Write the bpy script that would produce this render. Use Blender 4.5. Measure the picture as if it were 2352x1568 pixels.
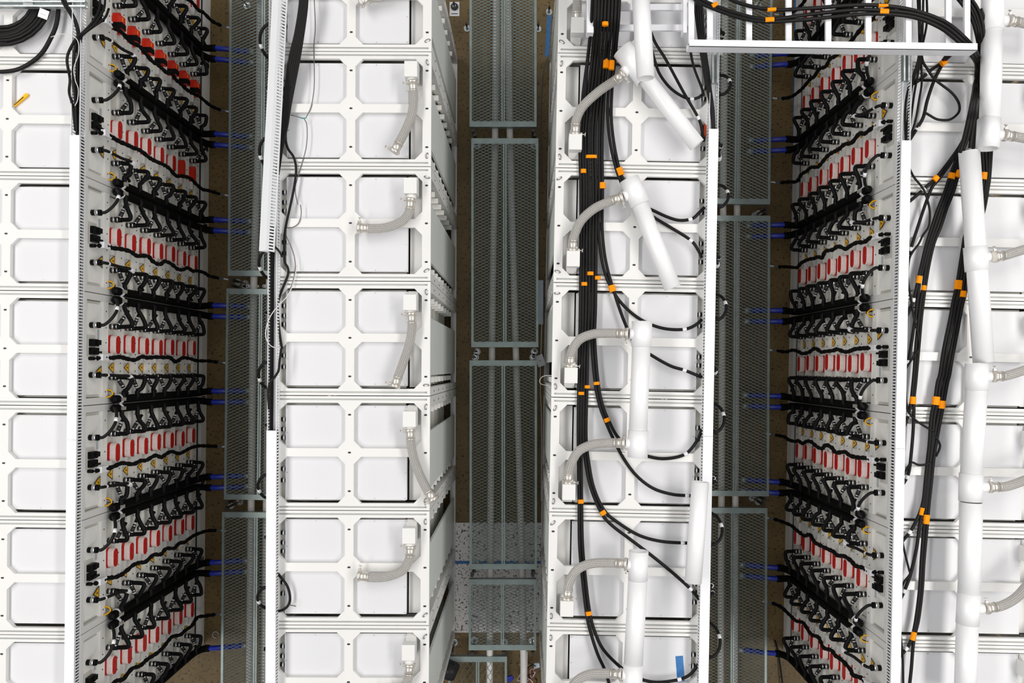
import bpy, math, random
from mathutils import Vector, Matrix
random.seed(7)
for o in list(bpy.data.objects): bpy.data.objects.remove(o)
S = bpy.context.scene
COL = S.collection
PI = math.pi
# ------------------------------------------------------------------ camera
FPX, VX, VY, H = 1863.0, 1203.0, 845.0, 7.857      # straight-down camera 7.86 m above the floor
cd = bpy.data.cameras.new('camera'); cam = bpy.data.objects.new('camera', cd); COL.objects.link(cam)
cd.sensor_fit = 'HORIZONTAL'; cd.sensor_width = 36.0; cd.lens = FPX*36.0/2352.0
cd.shift_x = -(VX-1176.0)/2352.0; cd.shift_y = (VY-784.0)/2352.0
cd.clip_end = 60
cam.location = (0, 0, H); cam.rotation_euler = (0, 0, 0)
S.camera = cam
# ------------------------------------------------------------------ light
w = bpy.data.worlds.new('hall'); S.world = w; w.use_nodes = True
w.node_tree.nodes['Background'].inputs[0].default_value = (0.93, 0.96, 1.0, 1)
w.node_tree.nodes['Background'].inputs[1].default_value = 0.27
def ceiling_lamp(x, y, sx, sy, e, rz=0):
    l = bpy.data.lights.new('ceiling_lamp', 'AREA'); l.shape = 'RECTANGLE'; l.size = sx; l.size_y = sy
    l.energy = e; l.color = (1.0, 0.97, 0.93)
    o = bpy.data.objects.new('ceiling_lamp', l); COL.objects.link(o); o.location = (x, y, 10.6); o.rotation_euler = (0, 0, rz)
for lx, le in ((-6.2, 245), (0.1, 30), (6.5, 285)):
    for ly in (-4.5, 0.6, 5.6):
        ceiling_lamp(lx, ly, 2.2, 4.2, le)
S.view_settings.view_transform = 'Standard'; S.view_settings.look = 'None'
S.view_settings.gamma = 1.0; S.view_settings.use_curve_mapping = False
S.view_settings.exposure = 0.16
# ------------------------------------------------------------------ helpers
def U(px, py, z):                      # photo position of something standing at real height z
    k = (H-z)/FPX
    return ((px-VX)*k, -(py-VY)*k, z)
def UP(pts, z=None):
    return [U(p[0], p[1], p[2] if len(p) > 2 else z) for p in pts]
def spl(pts, k=5):
    P = [Vector(p) for p in pts]
    if len(P) < 3: return P
    Q = [P[0]*2-P[1]] + P + [P[-1]*2-P[-2]]
    out = []
    for i in range(1, len(Q)-2):
        a, b, c, d = Q[i-1], Q[i], Q[i+1], Q[i+2]
        for j in range(k):
            t = j/k
            out.append(0.5*((2*b)+(c-a)*t+(2*a-5*b+4*c-d)*t*t+(3*b-a-3*c+d)*t**3))
    out.append(P[-1])
    return out
MATS = {}
class MB:
    def __init__(s): s.v=[]; s.f=[]; s.m=[]; s.uv={}; s.mats=[]; s.sm=[]
    def mi(s, mat):
        if mat not in s.mats: s.mats.append(mat)
        return s.mats.index(mat)
    def face(s, idx, mat, smooth=False):
        s.f.append(idx); s.m.append(s.mi(mat)); s.sm.append(smooth)
    def hexa(s, c, mat):               # 8 corners: bottom 4 ccw, top 4 ccw
        o = len(s.v); s.v += [tuple(p) for p in c]
        for q in ((3,2,1,0),(4,5,6,7),(0,1,5,4),(1,2,6,5),(2,3,7,6),(3,0,4,7)): s.face([o+i for i in q], mat)
    def box(s, x0, x1, y0, y1, z0, z1, mat):
        if x0 > x1: x0, x1 = x1, x0
        if y0 > y1: y0, y1 = y1, y0
        s.hexa([(x0,y0,z0),(x1,y0,z0),(x1,y1,z0),(x0,y1,z0),(x0,y0,z1),(x1,y0,z1),(x1,y1,z1),(x0,y1,z1)], mat)
    def bar(s, a, b, wd, th, mat):      # flat bar from a to b, wd sideways, th high
        a, b = Vector(a), Vector(b); d = (b-a).normalized()
        up = Vector((0,0,1)) if abs(d.z) < 0.95 else Vector((0,1,0))
        r = d.cross(up).normalized(); up = r.cross(d)
        r *= wd/2; up *= th/2
        s.hexa([a-r-up, a+r-up, b+r-up, b-r-up, a-r+up, a+r+up, b+r+up, b-r+up][0:8], mat)
    def prism(s, poly, z0, z1, mat, frame=None, side=None):   # poly ccw in the plane; frame maps (x,y,z) -> point
        n = len(poly); o = len(s.v); fr = frame or (lambda x,y,z:(x,y,z))
        s.v += [tuple(fr(x,y,z0)) for x,y in poly] + [tuple(fr(x,y,z1)) for x,y in poly]
        s.face([o+i for i in reversed(range(n))], mat); s.face([o+n+i for i in range(n)], mat)
        for i in range(n):
            j = (i+1)%n; s.face([o+i,o+j,o+n+j,o+n+i], side or mat)
    def tube(s, pts, r, mat, n=8, caps=True, hollow=0, smooth=True):
        P = [Vector(p) for p in pts]; rr = r if isinstance(r,(list,tuple)) else [r]*len(P)
        o = len(s.v); up = None; L = 0.0; rings=[]
        for i,p in enumerate(P):
            d = (P[min(i+1,len(P)-1)]-P[max(i-1,0)]).normalized()
            if up is None:
                up = Vector((0,0,1)) if abs(d.z) < 0.9 else Vector((0,1,0))
            up = (up-d*up.dot(d))
            if up.length < 1e-5: up = Vector((0,1,0.01))-d*Vector((0,1,0.01)).dot(d)
            up.normalize(); rt = d.cross(up)
            if i: L += (p-P[i-1]).length
            for k in range(n):
                a = 2*PI*k/n; s.v.append(tuple(p+(rt*math.cos(a)+up*math.sin(a))*rr[i]))
            rings.append(L)
        for i in range(len(P)-1):
            for k in range(n):
                k2=(k+1)%n
                s.uv[len(s.f)] = [(k/n,rings[i]),((k+1)/n,rings[i]),((k+1)/n,rings[i+1]),(k/n,rings[i+1])]
                s.face([o+i*n+k,o+i*n+k2,o+(i+1)*n+k2,o+(i+1)*n+k], mat, smooth)
        if hollow:
            o2=len(s.v); cnt=len(P)
            ax=[(0,1),(cnt-1,-1)]
            for (i,sg) in ax:
                c=P[i]; base=o+i*n; ib=len(s.v)
                for k in range(n): s.v.append(tuple(c+(Vector(s.v[base+k])-c)*hollow))
                dd=(P[1]-P[0]).normalized() if i==0 else (P[-2]-P[-1]).normalized()
                jb=len(s.v)
                for k in range(n): s.v.append(tuple(Vector(s.v[ib+k])+dd*0.35*min(1,(P[-1]-P[0]).length)))
                for k in range(n):
                    k2=(k+1)%n
                    q=[base+k,ib+k,ib+k2,base+k2]; q2=[ib+k,jb+k,jb+k2,ib+k2]
                    if sg<0: q.reverse(); q2.reverse()
                    s.face(q,mat); s.face(q2,mat,True)
        elif caps:
            s.face([o+k for k in reversed(range(n))], mat); e=o+(len(P)-1)*n; s.face([e+k for k in range(n)], mat)
    def cyl(s, a, b, r, mat, n=12, smooth=True): s.tube([a,b], r, mat, n, True, 0, smooth)
    def mesh(s, name):
        me = bpy.data.meshes.new(name); me.from_pydata(s.v, [], s.f)
        for m in s.mats: me.materials.append(MATS[m])
        me.polygons.foreach_set('material_index', s.m); me.polygons.foreach_set('use_smooth', s.sm)
        if s.uv:
            ul = me.uv_layers.new(name='uv')
            for fi,uvs in s.uv.items():
                ls = me.polygons[fi].loop_start
                for j,q in enumerate(uvs): ul.data[ls+j].uv = q
        me.update(); return me
    def build(s, name, parent=None, **kw): return ob(name, s.mesh(name), parent, **kw)
def ob(name, me, parent=None, loc=None, rz=0, label=None, cat=None, group=None, kind=None):
    o = bpy.data.objects.new(name, me); COL.objects.link(o)
    if parent is not None: o.parent = parent
    if loc: o.location = loc
    if rz: o.rotation_euler = (0,0,rz)
    if label: o['label']=label
    if cat: o['category']=cat
    if group: o['group']=group
    if kind: o['kind']=kind
    return o
def thing(name, label, cat, loc=(0,0,0), rz=0, group=None):
    return ob(name, None, None, loc, rz, label, cat, group)
# ------------------------------------------------------------------ materials
def mat(name, col, rough=0.5, metal=0.0, noise=0.0, scale=8.0, bump=0.0, bscale=200.0, spec=0.5):
    m = bpy.data.materials.new(name); m.use_nodes = True; nt = m.node_tree; b = nt.nodes['Principled BSDF']
    b.inputs['Roughness'].default_value = rough; b.inputs['Metallic'].default_value = metal
    b.inputs['Specular IOR Level'].default_value = spec
    tc = nt.nodes.new('ShaderNodeTexCoord')
    n = nt.nodes.new('ShaderNodeTexNoise'); n.inputs['Scale'].default_value = scale; n.inputs['Detail'].default_value = 4
    nt.links.new(tc.outputs['Object'], n.inputs['Vector'])
    r = nt.nodes.new('ShaderNodeValToRGB'); r.color_ramp.elements[0].position=.3; r.color_ramp.elements[1].position=.7
    lo = tuple(max(0,c*(1-noise)) for c in col); hi = tuple(min(1,c*(1+noise)) for c in col)
    r.color_ramp.elements[0].color = lo+(1,); r.color_ramp.elements[1].color = hi+(1,)
    nt.links.new(n.outputs['Fac'], r.inputs['Fac']); nt.links.new(r.outputs['Color'], b.inputs['Base Color'])
    if bump:
        n2 = nt.nodes.new('ShaderNodeTexNoise'); n2.inputs['Scale'].default_value = bscale
        nt.links.new(tc.outputs['Object'], n2.inputs['Vector'])
        bp = nt.nodes.new('ShaderNodeBump'); bp.inputs['Strength'].default_value = bump; bp.inputs['Distance'].default_value = 0.002
        nt.links.new(n2.outputs['Fac'], bp.inputs['Height']); nt.links.new(bp.outputs['Normal'], b.inputs['Normal'])
    MATS[name] = m; return m
mat('white_paint', (0.80,0.79,0.77), 0.45, noise=0.02, scale=3)
mat('lid_paint', (0.72,0.72,0.74), 0.42, noise=0.015, scale=2)
mat('rear_paint', (0.74,0.77,0.745), 0.40, noise=0.03, scale=3)
mat('shaded_module_paint', (0.66,0.65,0.60), 0.5, noise=0.05, scale=9)  # recess shading put into the colour, darker than the flange paint
mat('flange_paint', (0.93,0.92,0.89), 0.45, noise=0.04, scale=9)
mat('duct_plastic', (0.87,0.88,0.90), 0.4, noise=0.01)
mat('pvc', (0.93,0.93,0.94), 0.30, noise=0.01)
mat('black_rubber', (0.006,0.006,0.0065), 0.42, noise=0.15, scale=40, bump=.2, bscale=300, spec=.12)
mat('cable_black', (0.009,0.0085,0.0085), 0.45, noise=0.15, scale=30, spec=.18)
mat('foam_black', (0.0025,0.0025,0.0025), 0.9, noise=0.3, scale=60, bump=.4, spec=.10)
mat('loom_black', (0.0035,0.0035,0.0035), 0.8, noise=0.3, scale=80, bump=.6, bscale=400, spec=.15)
mat('gap_shade', (0.010,0.010,0.010), 0.8)  # near-black colour standing in for shade inside gaps and holes
mat('dark_metal', (0.04,0.04,0.042), 0.4, metal=0.4)
mat('steel', (0.72,0.68,0.62), 0.3, metal=0.7, noise=0.06, scale=40)
mat('chrome', (0.75,0.75,0.75), 0.18, metal=1.0)
mat('galv', (0.50,0.54,0.54), 0.42, metal=0.8, noise=0.12, scale=25)
mat('mesh_steel', (0.27,0.33,0.32), 0.40, metal=0.5, noise=0.10, scale=14)
mat('red_plastic', (0.55,0.012,0.010), 0.18, noise=0.25, scale=60)
mat('red_bright', (0.75,0.03,0.01), 0.35)
mat('pink_wrap', (0.95,0.81,0.78), 0.35, noise=0.06, scale=60, bump=.4, bscale=120)
mat('orange_tape', (1.0,0.30,0.0), 0.45, noise=0.05, scale=60, spec=.15)
mat('orange_plastic', (0.85,0.10,0.01), 0.4)
mat('yellow', (0.95,0.50,0.01), 0.45, spec=.2)
mat('label_white', (0.82,0.82,0.84), 0.5)
mat('ink', (0.02,0.02,0.02), 0.6)
mat('grey_print', (0.50,0.53,0.58), 0.6)
mat('blue_hose', (0.010,0.030,0.42), 0.25, noise=0.1, scale=30)
mat('blue_tape', (0.03,0.16,0.42), 0.5, noise=0.15, scale=30)
mat('pale_blue', (0.55,0.66,0.76), 0.5)
mat('teal', (0.05,0.35,0.35), 0.4)
mat('wire_white', (0.75,0.74,0.73), 0.4)
mat('wire_red', (0.45,0.04,0.04), 0.4)
mat('wire_brown', (0.12,0.09,0.085), 0.4)
mat('wire_grey', (0.10,0.10,0.10), 0.4)
mat('old_pvc', (0.84,0.81,0.78), 0.4, noise=0.08, scale=8)
mat('grey_rubber', (0.02,0.02,0.022), 0.4, spec=.3)
mat('ladder_alu', (0.84,0.84,0.87), 0.35, noise=0.02)
def braid():
    m = mat('braid', (0.60,0.57,0.53), 0.35, metal=0.35, noise=0.05, scale=30)
    nt = m.node_tree; b = nt.nodes['Principled BSDF']
    uv = nt.nodes.new('ShaderNodeUVMap'); sp = nt.nodes.new('ShaderNodeSeparateXYZ'); nt.links.new(uv.outputs['UV'], sp.inputs[0])
    def M(op, a, bb):
        n = nt.nodes.new('ShaderNodeMath'); n.operation = op
        for i,q in enumerate((a,bb)):
            if isinstance(q,(int,float)): n.inputs[i].default_value = q
            elif q is not None: nt.links.new(q, n.inputs[i])
        return n.outputs[0]
    au = M('MULTIPLY', sp.outputs['X'], 2*PI*9); av = M('MULTIPLY', sp.outputs['Y'], 2*PI*95)
    h = M('MULTIPLY', M('SINE', M('ADD', au, av), None), M('SINE', M('SUBTRACT', au, av), None))
    bp = nt.nodes.new('ShaderNodeBump'); bp.inputs['Strength'].default_value = 0.8; bp.inputs['Distance'].default_value = 0.004
    nt.links.new(h, bp.inputs['Height']); nt.links.new(bp.outputs['Normal'], b.inputs['Normal'])
    r = nt.nodes.new('ShaderNodeValToRGB'); r.color_ramp.elements[0].color=(0.36,0.33,0.30,1); r.color_ramp.elements[1].color=(0.86,0.83,0.79,1)
    r.color_ramp.elements[0].position=0.15; r.color_ramp.elements[1].position=0.6
    nt.links.new(M('ADD', M('MULTIPLY', h, 0.5), 0.5), r.inputs['Fac']); nt.links.new(r.outputs['Color'], b.inputs['Base Color'])
braid()
def concrete():
    m = bpy.data.materials.new('concrete'); m.use_nodes=True; nt=m.node_tree; b=nt.nodes['Principled BSDF']; b.inputs['Roughness'].default_value=0.55
    tc = nt.nodes.new('ShaderNodeTexCoord')
    def N(scale, det=5, rough=.6):
        n = nt.nodes.new('ShaderNodeTexNoise'); n.inputs['Scale'].default_value=scale; n.inputs['Detail'].default_value=det; n.inputs['Roughness'].default_value=rough
        nt.links.new(tc.outputs['Object'], n.inputs['Vector']); return n.outputs['Fac']
    r = nt.nodes.new('ShaderNodeValToRGB'); r.color_ramp.elements[0].position=.32; r.color_ramp.elements[1].position=.7
    r.color_ramp.elements[0].color=(0.110,0.068,0.018,1); r.color_ramp.elements[1].color=(0.205,0.138,0.050,1)
    nt.links.new(N(2.2,6), r.inputs['Fac'])
    r2 = nt.nodes.new('ShaderNodeValToRGB'); r2.color_ramp.elements[0].position=.36; r2.color_ramp.elements[1].position=.42
    r2.color_ramp.elements[0].color=(0.25,0.22,0.18,1); r2.color_ramp.elements[1].color=(1,1,1,1)
    nt.links.new(N(38,3), r2.inputs['Fac'])
    mx = nt.nodes.new('ShaderNodeMix'); mx.data_type='RGBA'; mx.blend_type='MULTIPLY'; mx.inputs[0].default_value=1.0
    nt.links.new(r.outputs['Color'], mx.inputs[6]); nt.links.new(r2.outputs['Color'], mx.inputs[7])
    nt.links.new(mx.outputs[2], b.inputs['Base Color'])
    MATS['concrete']=m
concrete()
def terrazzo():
    m = bpy.data.materials.new('lit_speckled_epoxy'); m.use_nodes=True; nt=m.node_tree; b=nt.nodes['Principled BSDF']; b.inputs['Roughness'].default_value=0.5
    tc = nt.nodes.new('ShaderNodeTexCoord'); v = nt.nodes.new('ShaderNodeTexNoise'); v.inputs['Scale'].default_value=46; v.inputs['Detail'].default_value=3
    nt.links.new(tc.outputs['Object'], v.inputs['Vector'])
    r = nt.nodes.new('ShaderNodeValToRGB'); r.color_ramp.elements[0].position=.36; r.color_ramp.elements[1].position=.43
    r.color_ramp.elements[0].color=(0.07,0.05,0.04,1); r.color_ramp.elements[1].color=(0.86,0.82,0.81,1)  # pale tone raised to carry the light on this speckled floor
    nt.links.new(v.outputs['Fac'], r.inputs['Fac']); nt.links.new(r.outputs['Color'], b.inputs['Base Color']); MATS['lit_speckled_epoxy']=m
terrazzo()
# ------------------------------------------------------------------ floor
m = MB(); m.box(-8,8,-6,7,-0.05,0,'concrete'); m.build('floor', kind='structure', label='dark brown stained concrete floor between the rack rows', cat='floor')
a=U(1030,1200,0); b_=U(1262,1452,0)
m = MB(); m.box(a[0],b_[0],b_[1],a[1],0.0,0.004,'lit_speckled_epoxy'); m.build('lit_floor_patch_1', kind='structure', label='speckled floor patch in the middle aisle with light painted in', cat='floor patch')  # speckled surface with the aisle's pool of light painted into its colour
# ------------------------------------------------------------------ racks
D, W, RH = 1.11, 0.80, 2.20
RX  = {1:(-3.073,1.0), 2:(-1.764,0.0), 3:(1.302,1.0), 4:(2.560,0.0)}      # front line
SL  = {1:0.0105, 2:0.0043, 3:0.0185, 4:0.020}
Y3  = {1:-0.2642, 2:-0.1907, 3:-0.2232, 4:-0.3176}
ROWN= {1:'leftmost row', 2:'second row from the left', 3:'third row from the left', 4:'rightmost row'}
ORD = ['topmost','second','third','fourth','fifth','sixth','seventh']
def rowpt(row, Y): return RX[row][0] + SL[row]*(Y-Y3[row])
def seamY(row, k): return Y3[row] + W*(3-k)                                # seam k (k=0 top .. ) below rack k
def frame(row, k):                                                         # origin and angle of rack k (0 = topmost)
    if row in (2,4): y = seamY(row, k-1); return (rowpt(row,y), y, 0), -SL[row]
    y = seamY(row, k); return (rowpt(row,y), y, 0), PI-SL[row]
def Lx(b,u,z): return (b,-u,z)
class RB(MB):                                                               # builder in rack coordinates b (depth), u (along the row), z
    def rb(s,b0,b1,u0,u1,z0,z1,mat): s.box(b0,b1,-u1,-u0,z0,z1,mat)
def top_frame():
    m=RB(); z0,z1=2.165,RH; P='white_paint'
    for (b0,b1) in ((0,.06),(.52,.58),(1.05,1.11)):
        m.rb(b0,b1,.05,.75,z0,z1,P)
    m.rb(.06,.52,.366,.425,z0,z1,P); m.rb(.58,1.05,.366,.425,z0,z1,P)
    for (u0,u1) in ((.003,.019),(.031,.05),(.75,.769),(.781,.797)): m.rb(0,1.11,u0,u1,z0,z1,P)
    for (u0,u1) in ((.019,.031),(.769,.781)):
        m.rb(0,.06,u0,u1,z0,z1,P); m.rb(1.09,1.11,u0,u1,z0,z1,P); m.rb(.06,1.09,u0,u1,z0,z0+.012,'rear_paint')
    c=.052
    for (b0,b1) in ((.06,.52),(.58,1.05)):
        for (u0,u1) in ((.05,.366),(.425,.75)):
            for (bx,sb) in ((b0,1),(b1,-1)):
                for (ux,su) in ((u0,1),(u1,-1)):
                    tri=[(bx,-ux),(bx+sb*c,-ux),(bx,-(ux+su*c))]
                    ar=(tri[1][0]-tri[0][0])*(tri[2][1]-tri[0][1])-(tri[2][0]-tri[0][0])*(tri[1][1]-tri[0][1])
                    if ar<0: tri.reverse()
                    m.prism(tri,z0,z1,P)
    return m.mesh('top_frame')
def stadium(l, r, n=8):
    pts=[]
    for i in range(n+1): a=-PI/2+PI*i/n; pts.append((l/2-r+r*math.cos(a), r*math.sin(a)))
    for i in range(n+1): a=PI/2+PI*i/n; pts.append((-l/2+r+r*math.cos(a), r*math.sin(a)))
    return pts
def bolt_slots():
    m=RB(); st=stadium(.022,.0062,4)
    m.prism([(x,y) for x,y in st], RH-.001, RH+.0012, 'dark_metal')
    return m.mesh('bolt_slot')
def lid():
    m=RB(); m.rb(.094,.946,.069,.731,2.125,2.163,'lid_paint')
    for b in (.105,.31,.72,.935):
        for u in (.08,.72):
            m.prism([(b+.0045*math.cos(a*PI/3),-u+.0045*math.sin(a*PI/3)) for a in range(6)],2.162,2.1648,'galv')
    for u in (.26,.54):
        for b in (.105,.935): m.prism([(b+.0045*math.cos(a*PI/3),-u+.0045*math.sin(a*PI/3)) for a in range(6)],2.162,2.1648,'galv')
    return m.mesh('lid')
def shade_sheet():
    m=RB(); m.rb(.07,1.06,.04,.76,2.02,2.06,'gap_shade'); return m.mesh('gap_shade_sheet')  # added black sheet, stands in for the shade around the lid
def rear_tray():
    m=RB(); m.rb(.955,1.085,.06,.74,2.075,2.105,'white_paint'); m.rb(1.055,1.07,.10,.22,2.105,2.165,'rear_paint'); return m.mesh('rear_tray')
def elbow():
    m=RB(); P='white_paint'
    m.rb(.936,1.024,.102,.208,2.105,2.300,P)
    m.hexa([(.95,-.102,2.105),(1.03,-.102,2.105),(1.03,-.062,2.105),(.95,-.062,2.105),(.95,-.102,2.215),(1.02,-.102,2.215),(1.02,-.066,2.165),(.95,-.066,2.165)],P)
    m.cyl((.982,-.205,2.255),(.982,-.246,2.255),.034,P,16)
    return m.mesh('coolant_elbow')
def post(b0,b1,u0,u1):
    m=RB(); m.rb(b0,b1,u0,u1,.02,2.165,'white_paint')
    return m
def eyelet(u, seed):
    rnd=random.Random(seed); m=RB(); a=rnd.uniform(0,PI); pts=[]
    for i in range(13):
        t=2*PI*i/12; x=.020*math.cos(t); y=.0075*math.sin(t)
        pts.append((1.083+x*math.cos(a)-y*math.sin(a), -u+x*math.sin(a)+y*math.cos(a), RH+.004+.006*math.sin(t)))
    m.tube(pts,.0021,'dark_metal',5,False); return m.mesh('wire_loop')
EYE=[[eyelet(u,s*10+i) for i,u in enumerate((.075,.725))] for s in range(7)]
def rear_panel():
    m=RB(); m.rb(1.086,1.102,.25,.655,.07,2.16,'rear_paint'); return m.mesh('rear_panel')
ZT, UH = 1.857, 0.235
def module():
    m=RB(); z1=ZT; z0=ZT-UH
    m.rb(.028,1.02,.062,.738,z0+.075,z1-.004,'shaded_module_paint')
    m.rb(.004,.028,.052,.748,z0+.010,z0+.108,'flange_paint')
    for u in (.075,.14,.24,.30,.37,.46,.55,.62,.70):
        o=[(x*.0045,y*.0045) for x,y in [(math.cos(i*PI/3),math.sin(i*PI/3)) for i in range(6)]]
        m.prism(o,0,.004,'dark_metal',lambda x,y,z,u=u:(.004-z,-u-x,z0+.058+y))
    # near-black block painted as the shade under the flange
    m.rb(.06,.9,.07,.73,z0+.01,z0+.05,'gap_shade')
    # end stubs that show in the rear openings
    m.rb(1.02,1.09,.088,.128,z1-.10,z1-.062,'flange_paint'); m.rb(1.02,1.09,.672,.712,z1-.10,z1-.062,'flange_paint')
    return m.mesh('server_module')
def cover():                                                               # red connector in a pink wrapped collar
    m=RB(); cz=ZT-.072; cu=.44
    fr=lambda x,y,z:(.028-z,-cu-x,cz+y)
    m.prism(stadium(.152,.037),0,.018,'red_plastic',fr)
    m.prism(stadium(.146,.035),.018,.060,'pink_wrap',fr)
    m.prism(stadium(.136,.031),.060,.063,'red_plastic',fr)
    return m.mesh('connector_cover')
def bare_connector():
    m=RB(); cz=ZT-.072; cu=.44; fr=lambda x,y,z:(.028-z,-cu-x,cz+y)
    m.prism(stadium(.165,.02),0,.05,'red_bright',fr)
    m.prism([(-.05,-.030),(.05,-.030),(.05,.030),(-.05,.030)],.0,.075,'red_bright',fr)
    m.prism([(-.045,-.034),(.0,-.034),(.0,.034),(-.045,.034)],.0,.078,'black_rubber',fr)
    m.prism([(.01,.012),(.04,.012),(.04,.018),(.01,.018)],.075,.077,'yellow',fr)
    return m.mesh('red_connector')
def plain_red():
    m=RB(); cz=ZT-.072; cu=.44; fr=lambda x,y,z:(.028-z,-cu-x,cz+y)
    m.prism(stadium(.165,.030),0,.045,'red_bright',fr); return m.mesh('red_plug')
def tri_label(zc=None, uc=.268):
    m=RB(); z0=(ZT-.127 if zc is None else zc); t=.066; bdep=.0275 if zc is None else .006
    fr=lambda x,y,z:(bdep-z,-uc-x,z0+y)
    def T(s,off=0): return [(-.048*s,off),(.048*s,off),(0,off+.083*s)]
    m.prism(T(1.0),0,.0015,'ink',fr); m.prism(T(.76,.0085),.0015,.0022,'yellow',fr)
    bolt=[(.006,.046),(-.012,.028),(-.001,.028),(-.007,.012),(.012,.032),(.001,.032)]
    m.prism([(x,y) for x,y in bolt],.0022,.0028,'ink',fr)
    return m.mesh('warning_label')
def bracket():
    m=RB(); z=ZT-.03
    m.rb(.0,.028,.305,.375,z-.06,z,'white_paint'); m.rb(-.014,.0,.305,.375,z-.012,z-.004,'white_paint')
    return m.mesh('bracket')
def fitting(u, sgn, var):
    m=RB(); z=ZT-.072
    m.cyl((.055,-u,z),(.0,-u,z),.021,'grey_rubber',10); m.cyl((.012,-u,z),(-.002,-u,z),.0225,'chrome',12); m.cyl((-.010,-u,z),(-.024,-u,z),.0235,'dark_metal',12); m.cyl((-.018,-u,z),(-.028,-u,z),.0225,'chrome',12)
    m.cyl((-.0,-u,z),(-.050,-u,z),.020,'black_rubber',10)
    # second quick coupling pointing at the manifold
    e=(-.062-.016*var,-(u+sgn*.125),z-.035-.025*var); s0=(-.035,-(u+sgn*.012),z+.004)
    q=lambda t:tuple(s0[i]+(e[i]-s0[i])*t for i in range(3))
    m.cyl(s0,q(.55),.0145,'grey_rubber',10); m.cyl(q(.08),q(.40),.0158,'dark_metal',10); m.cyl(q(.0),q(.08),.0175,'chrome',10); m.cyl(q(.40),q(.48),.017,'chrome',10)
    m.cyl(q(.55),q(.66),.0135,'label_white',10); m.cyl(q(.66),q(1),.0115,'black_rubber',10)
    return m.mesh('hose_fitting')
def controller():
    m=RB(); z0,z1=ZT+.004,2.155
    m.rb(.03,.93,.055,.745,z0,2.12,'shaded_module_paint'); m.rb(.004,.03,.05,.75,z0,z0+.07,'flange_paint')
    m.rb(.016,.03,.075,.725,z0+.085,2.12,'flange_paint')
    m.rb(.008,.016,.345,.50,z0+.17,z1-.03,'shaded_module_paint')
    for u in (.09,.2,.33,.45,.56,.68):
        o=[(math.cos(i*PI/3)*.0045,math.sin(i*PI/3)*.0045) for i in range(6)]
        m.prism(o,0,.004,'dark_metal',lambda x,y,z,u=u:(.004-z,-u-x,z0+.035+y))
    return m.mesh('controller_module')
def switch():
    m=RB(); m.rb(-.02,.012,.36,.41,2.03,2.12,'black_rubber'); m.rb(-.035,-.02,.37,.385,2.02,2.10,'black_rubber')
    m.rb(-.02,.012,.42,.47,2.03,2.12,'black_rubber'); m.rb(-.030,-.02,.43,.465,2.02,2.07,'black_rubber')
    return m.mesh('power_switch')
SEG={'0':'abcdef','1':'bc','2':'abged','3':'abgcd','4':'fgbc','5':'afgcd','6':'afgedc','7':'abc','8':'abcdefg','9':'abcdfg'}
def sticker(num):
    m=RB(); m.rb(.0145,.016,.405,.455,1.955,2.005,'label_white'); m.rb(.0147,.016,.475,.545,1.965,1.995,'grey_print')
    for i,ch in enumerate(num):
        u0=.4445-.018*i
        fr=lambda x,y,z,u0=u0:(.0145-z,-u0+x,1.975+y)
        sg={'a':(0,.010,.018,.020),'d':(0,.010,0,.002),'g':(0,.010,.009,.011),'f':(0,.002,.010,.02),'b':(.008,.010,.010,.02),'e':(0,.002,0,.01),'c':(.008,.010,0,.01)}
        for c in SEG[ch]:
            x0,x1,y0,y1=sg[c]; m.prism([(x0,y0),(x0,y1),(x1,y1),(x1,y0)],0,.0008,'ink',fr)
    return m.mesh('number_sticker')
def conn_a():                                                              # supply cable of the controller, loops down to the manifold
    m=RB(); u=.57; z=2.085
    m.cyl((.02,-u,z),(-.02,-u,z),.021,'black_rubber',12); m.cyl((-.012,-u,z),(-.035,-u,z),.023,'chrome',12); m.cyl((-.035,-u,z),(-.052,-u,z),.022,'black_rubber',12)
    P=spl([(-.05,-u,z),(-.085,-u-.005,z),(-.125,-u-.05,z-.02),(-.140,-u-.11,z-.06),(-.120,-u-.17,z-.11),(-.07,-u-.205,z-.18)],5)
    m.tube(P,.0115,'cable_black',8); i=int(len(P)*.58); m.tube(P[i:i+3],.0135,'label_white',8)
    return m.mesh('supply_cable')
def conn_b():
    m=RB(); u=.215; z=2.085
    m.cyl((.02,-u,z),(-.02,-u,z),.021,'black_rubber',12); m.cyl((-.012,-u,z),(-.035,-u,z),.023,'chrome',12); m.cyl((-.035,-u,z),(-.055,-u,z),.022,'black_rubber',12)
    P=spl([(-.05,-u,z),(-.075,-u,z-.02),(-.085,-u+.002,z-.10),(-.095,-u+.006,z-.20),(-.125,-u+.01,z-.28),(-.13,-u+.03,z-.32)],5)
    m.tube(P,.0115,'cable_black',8); m.tube(P[7:9],.0135,'label_white',8)
    e=P[-4]; m.tube([P[-6],P[-4],P[-1]],[.016,.019,.014],'label_white',7,smooth=False)
    return m.mesh('return_cable')
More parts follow.
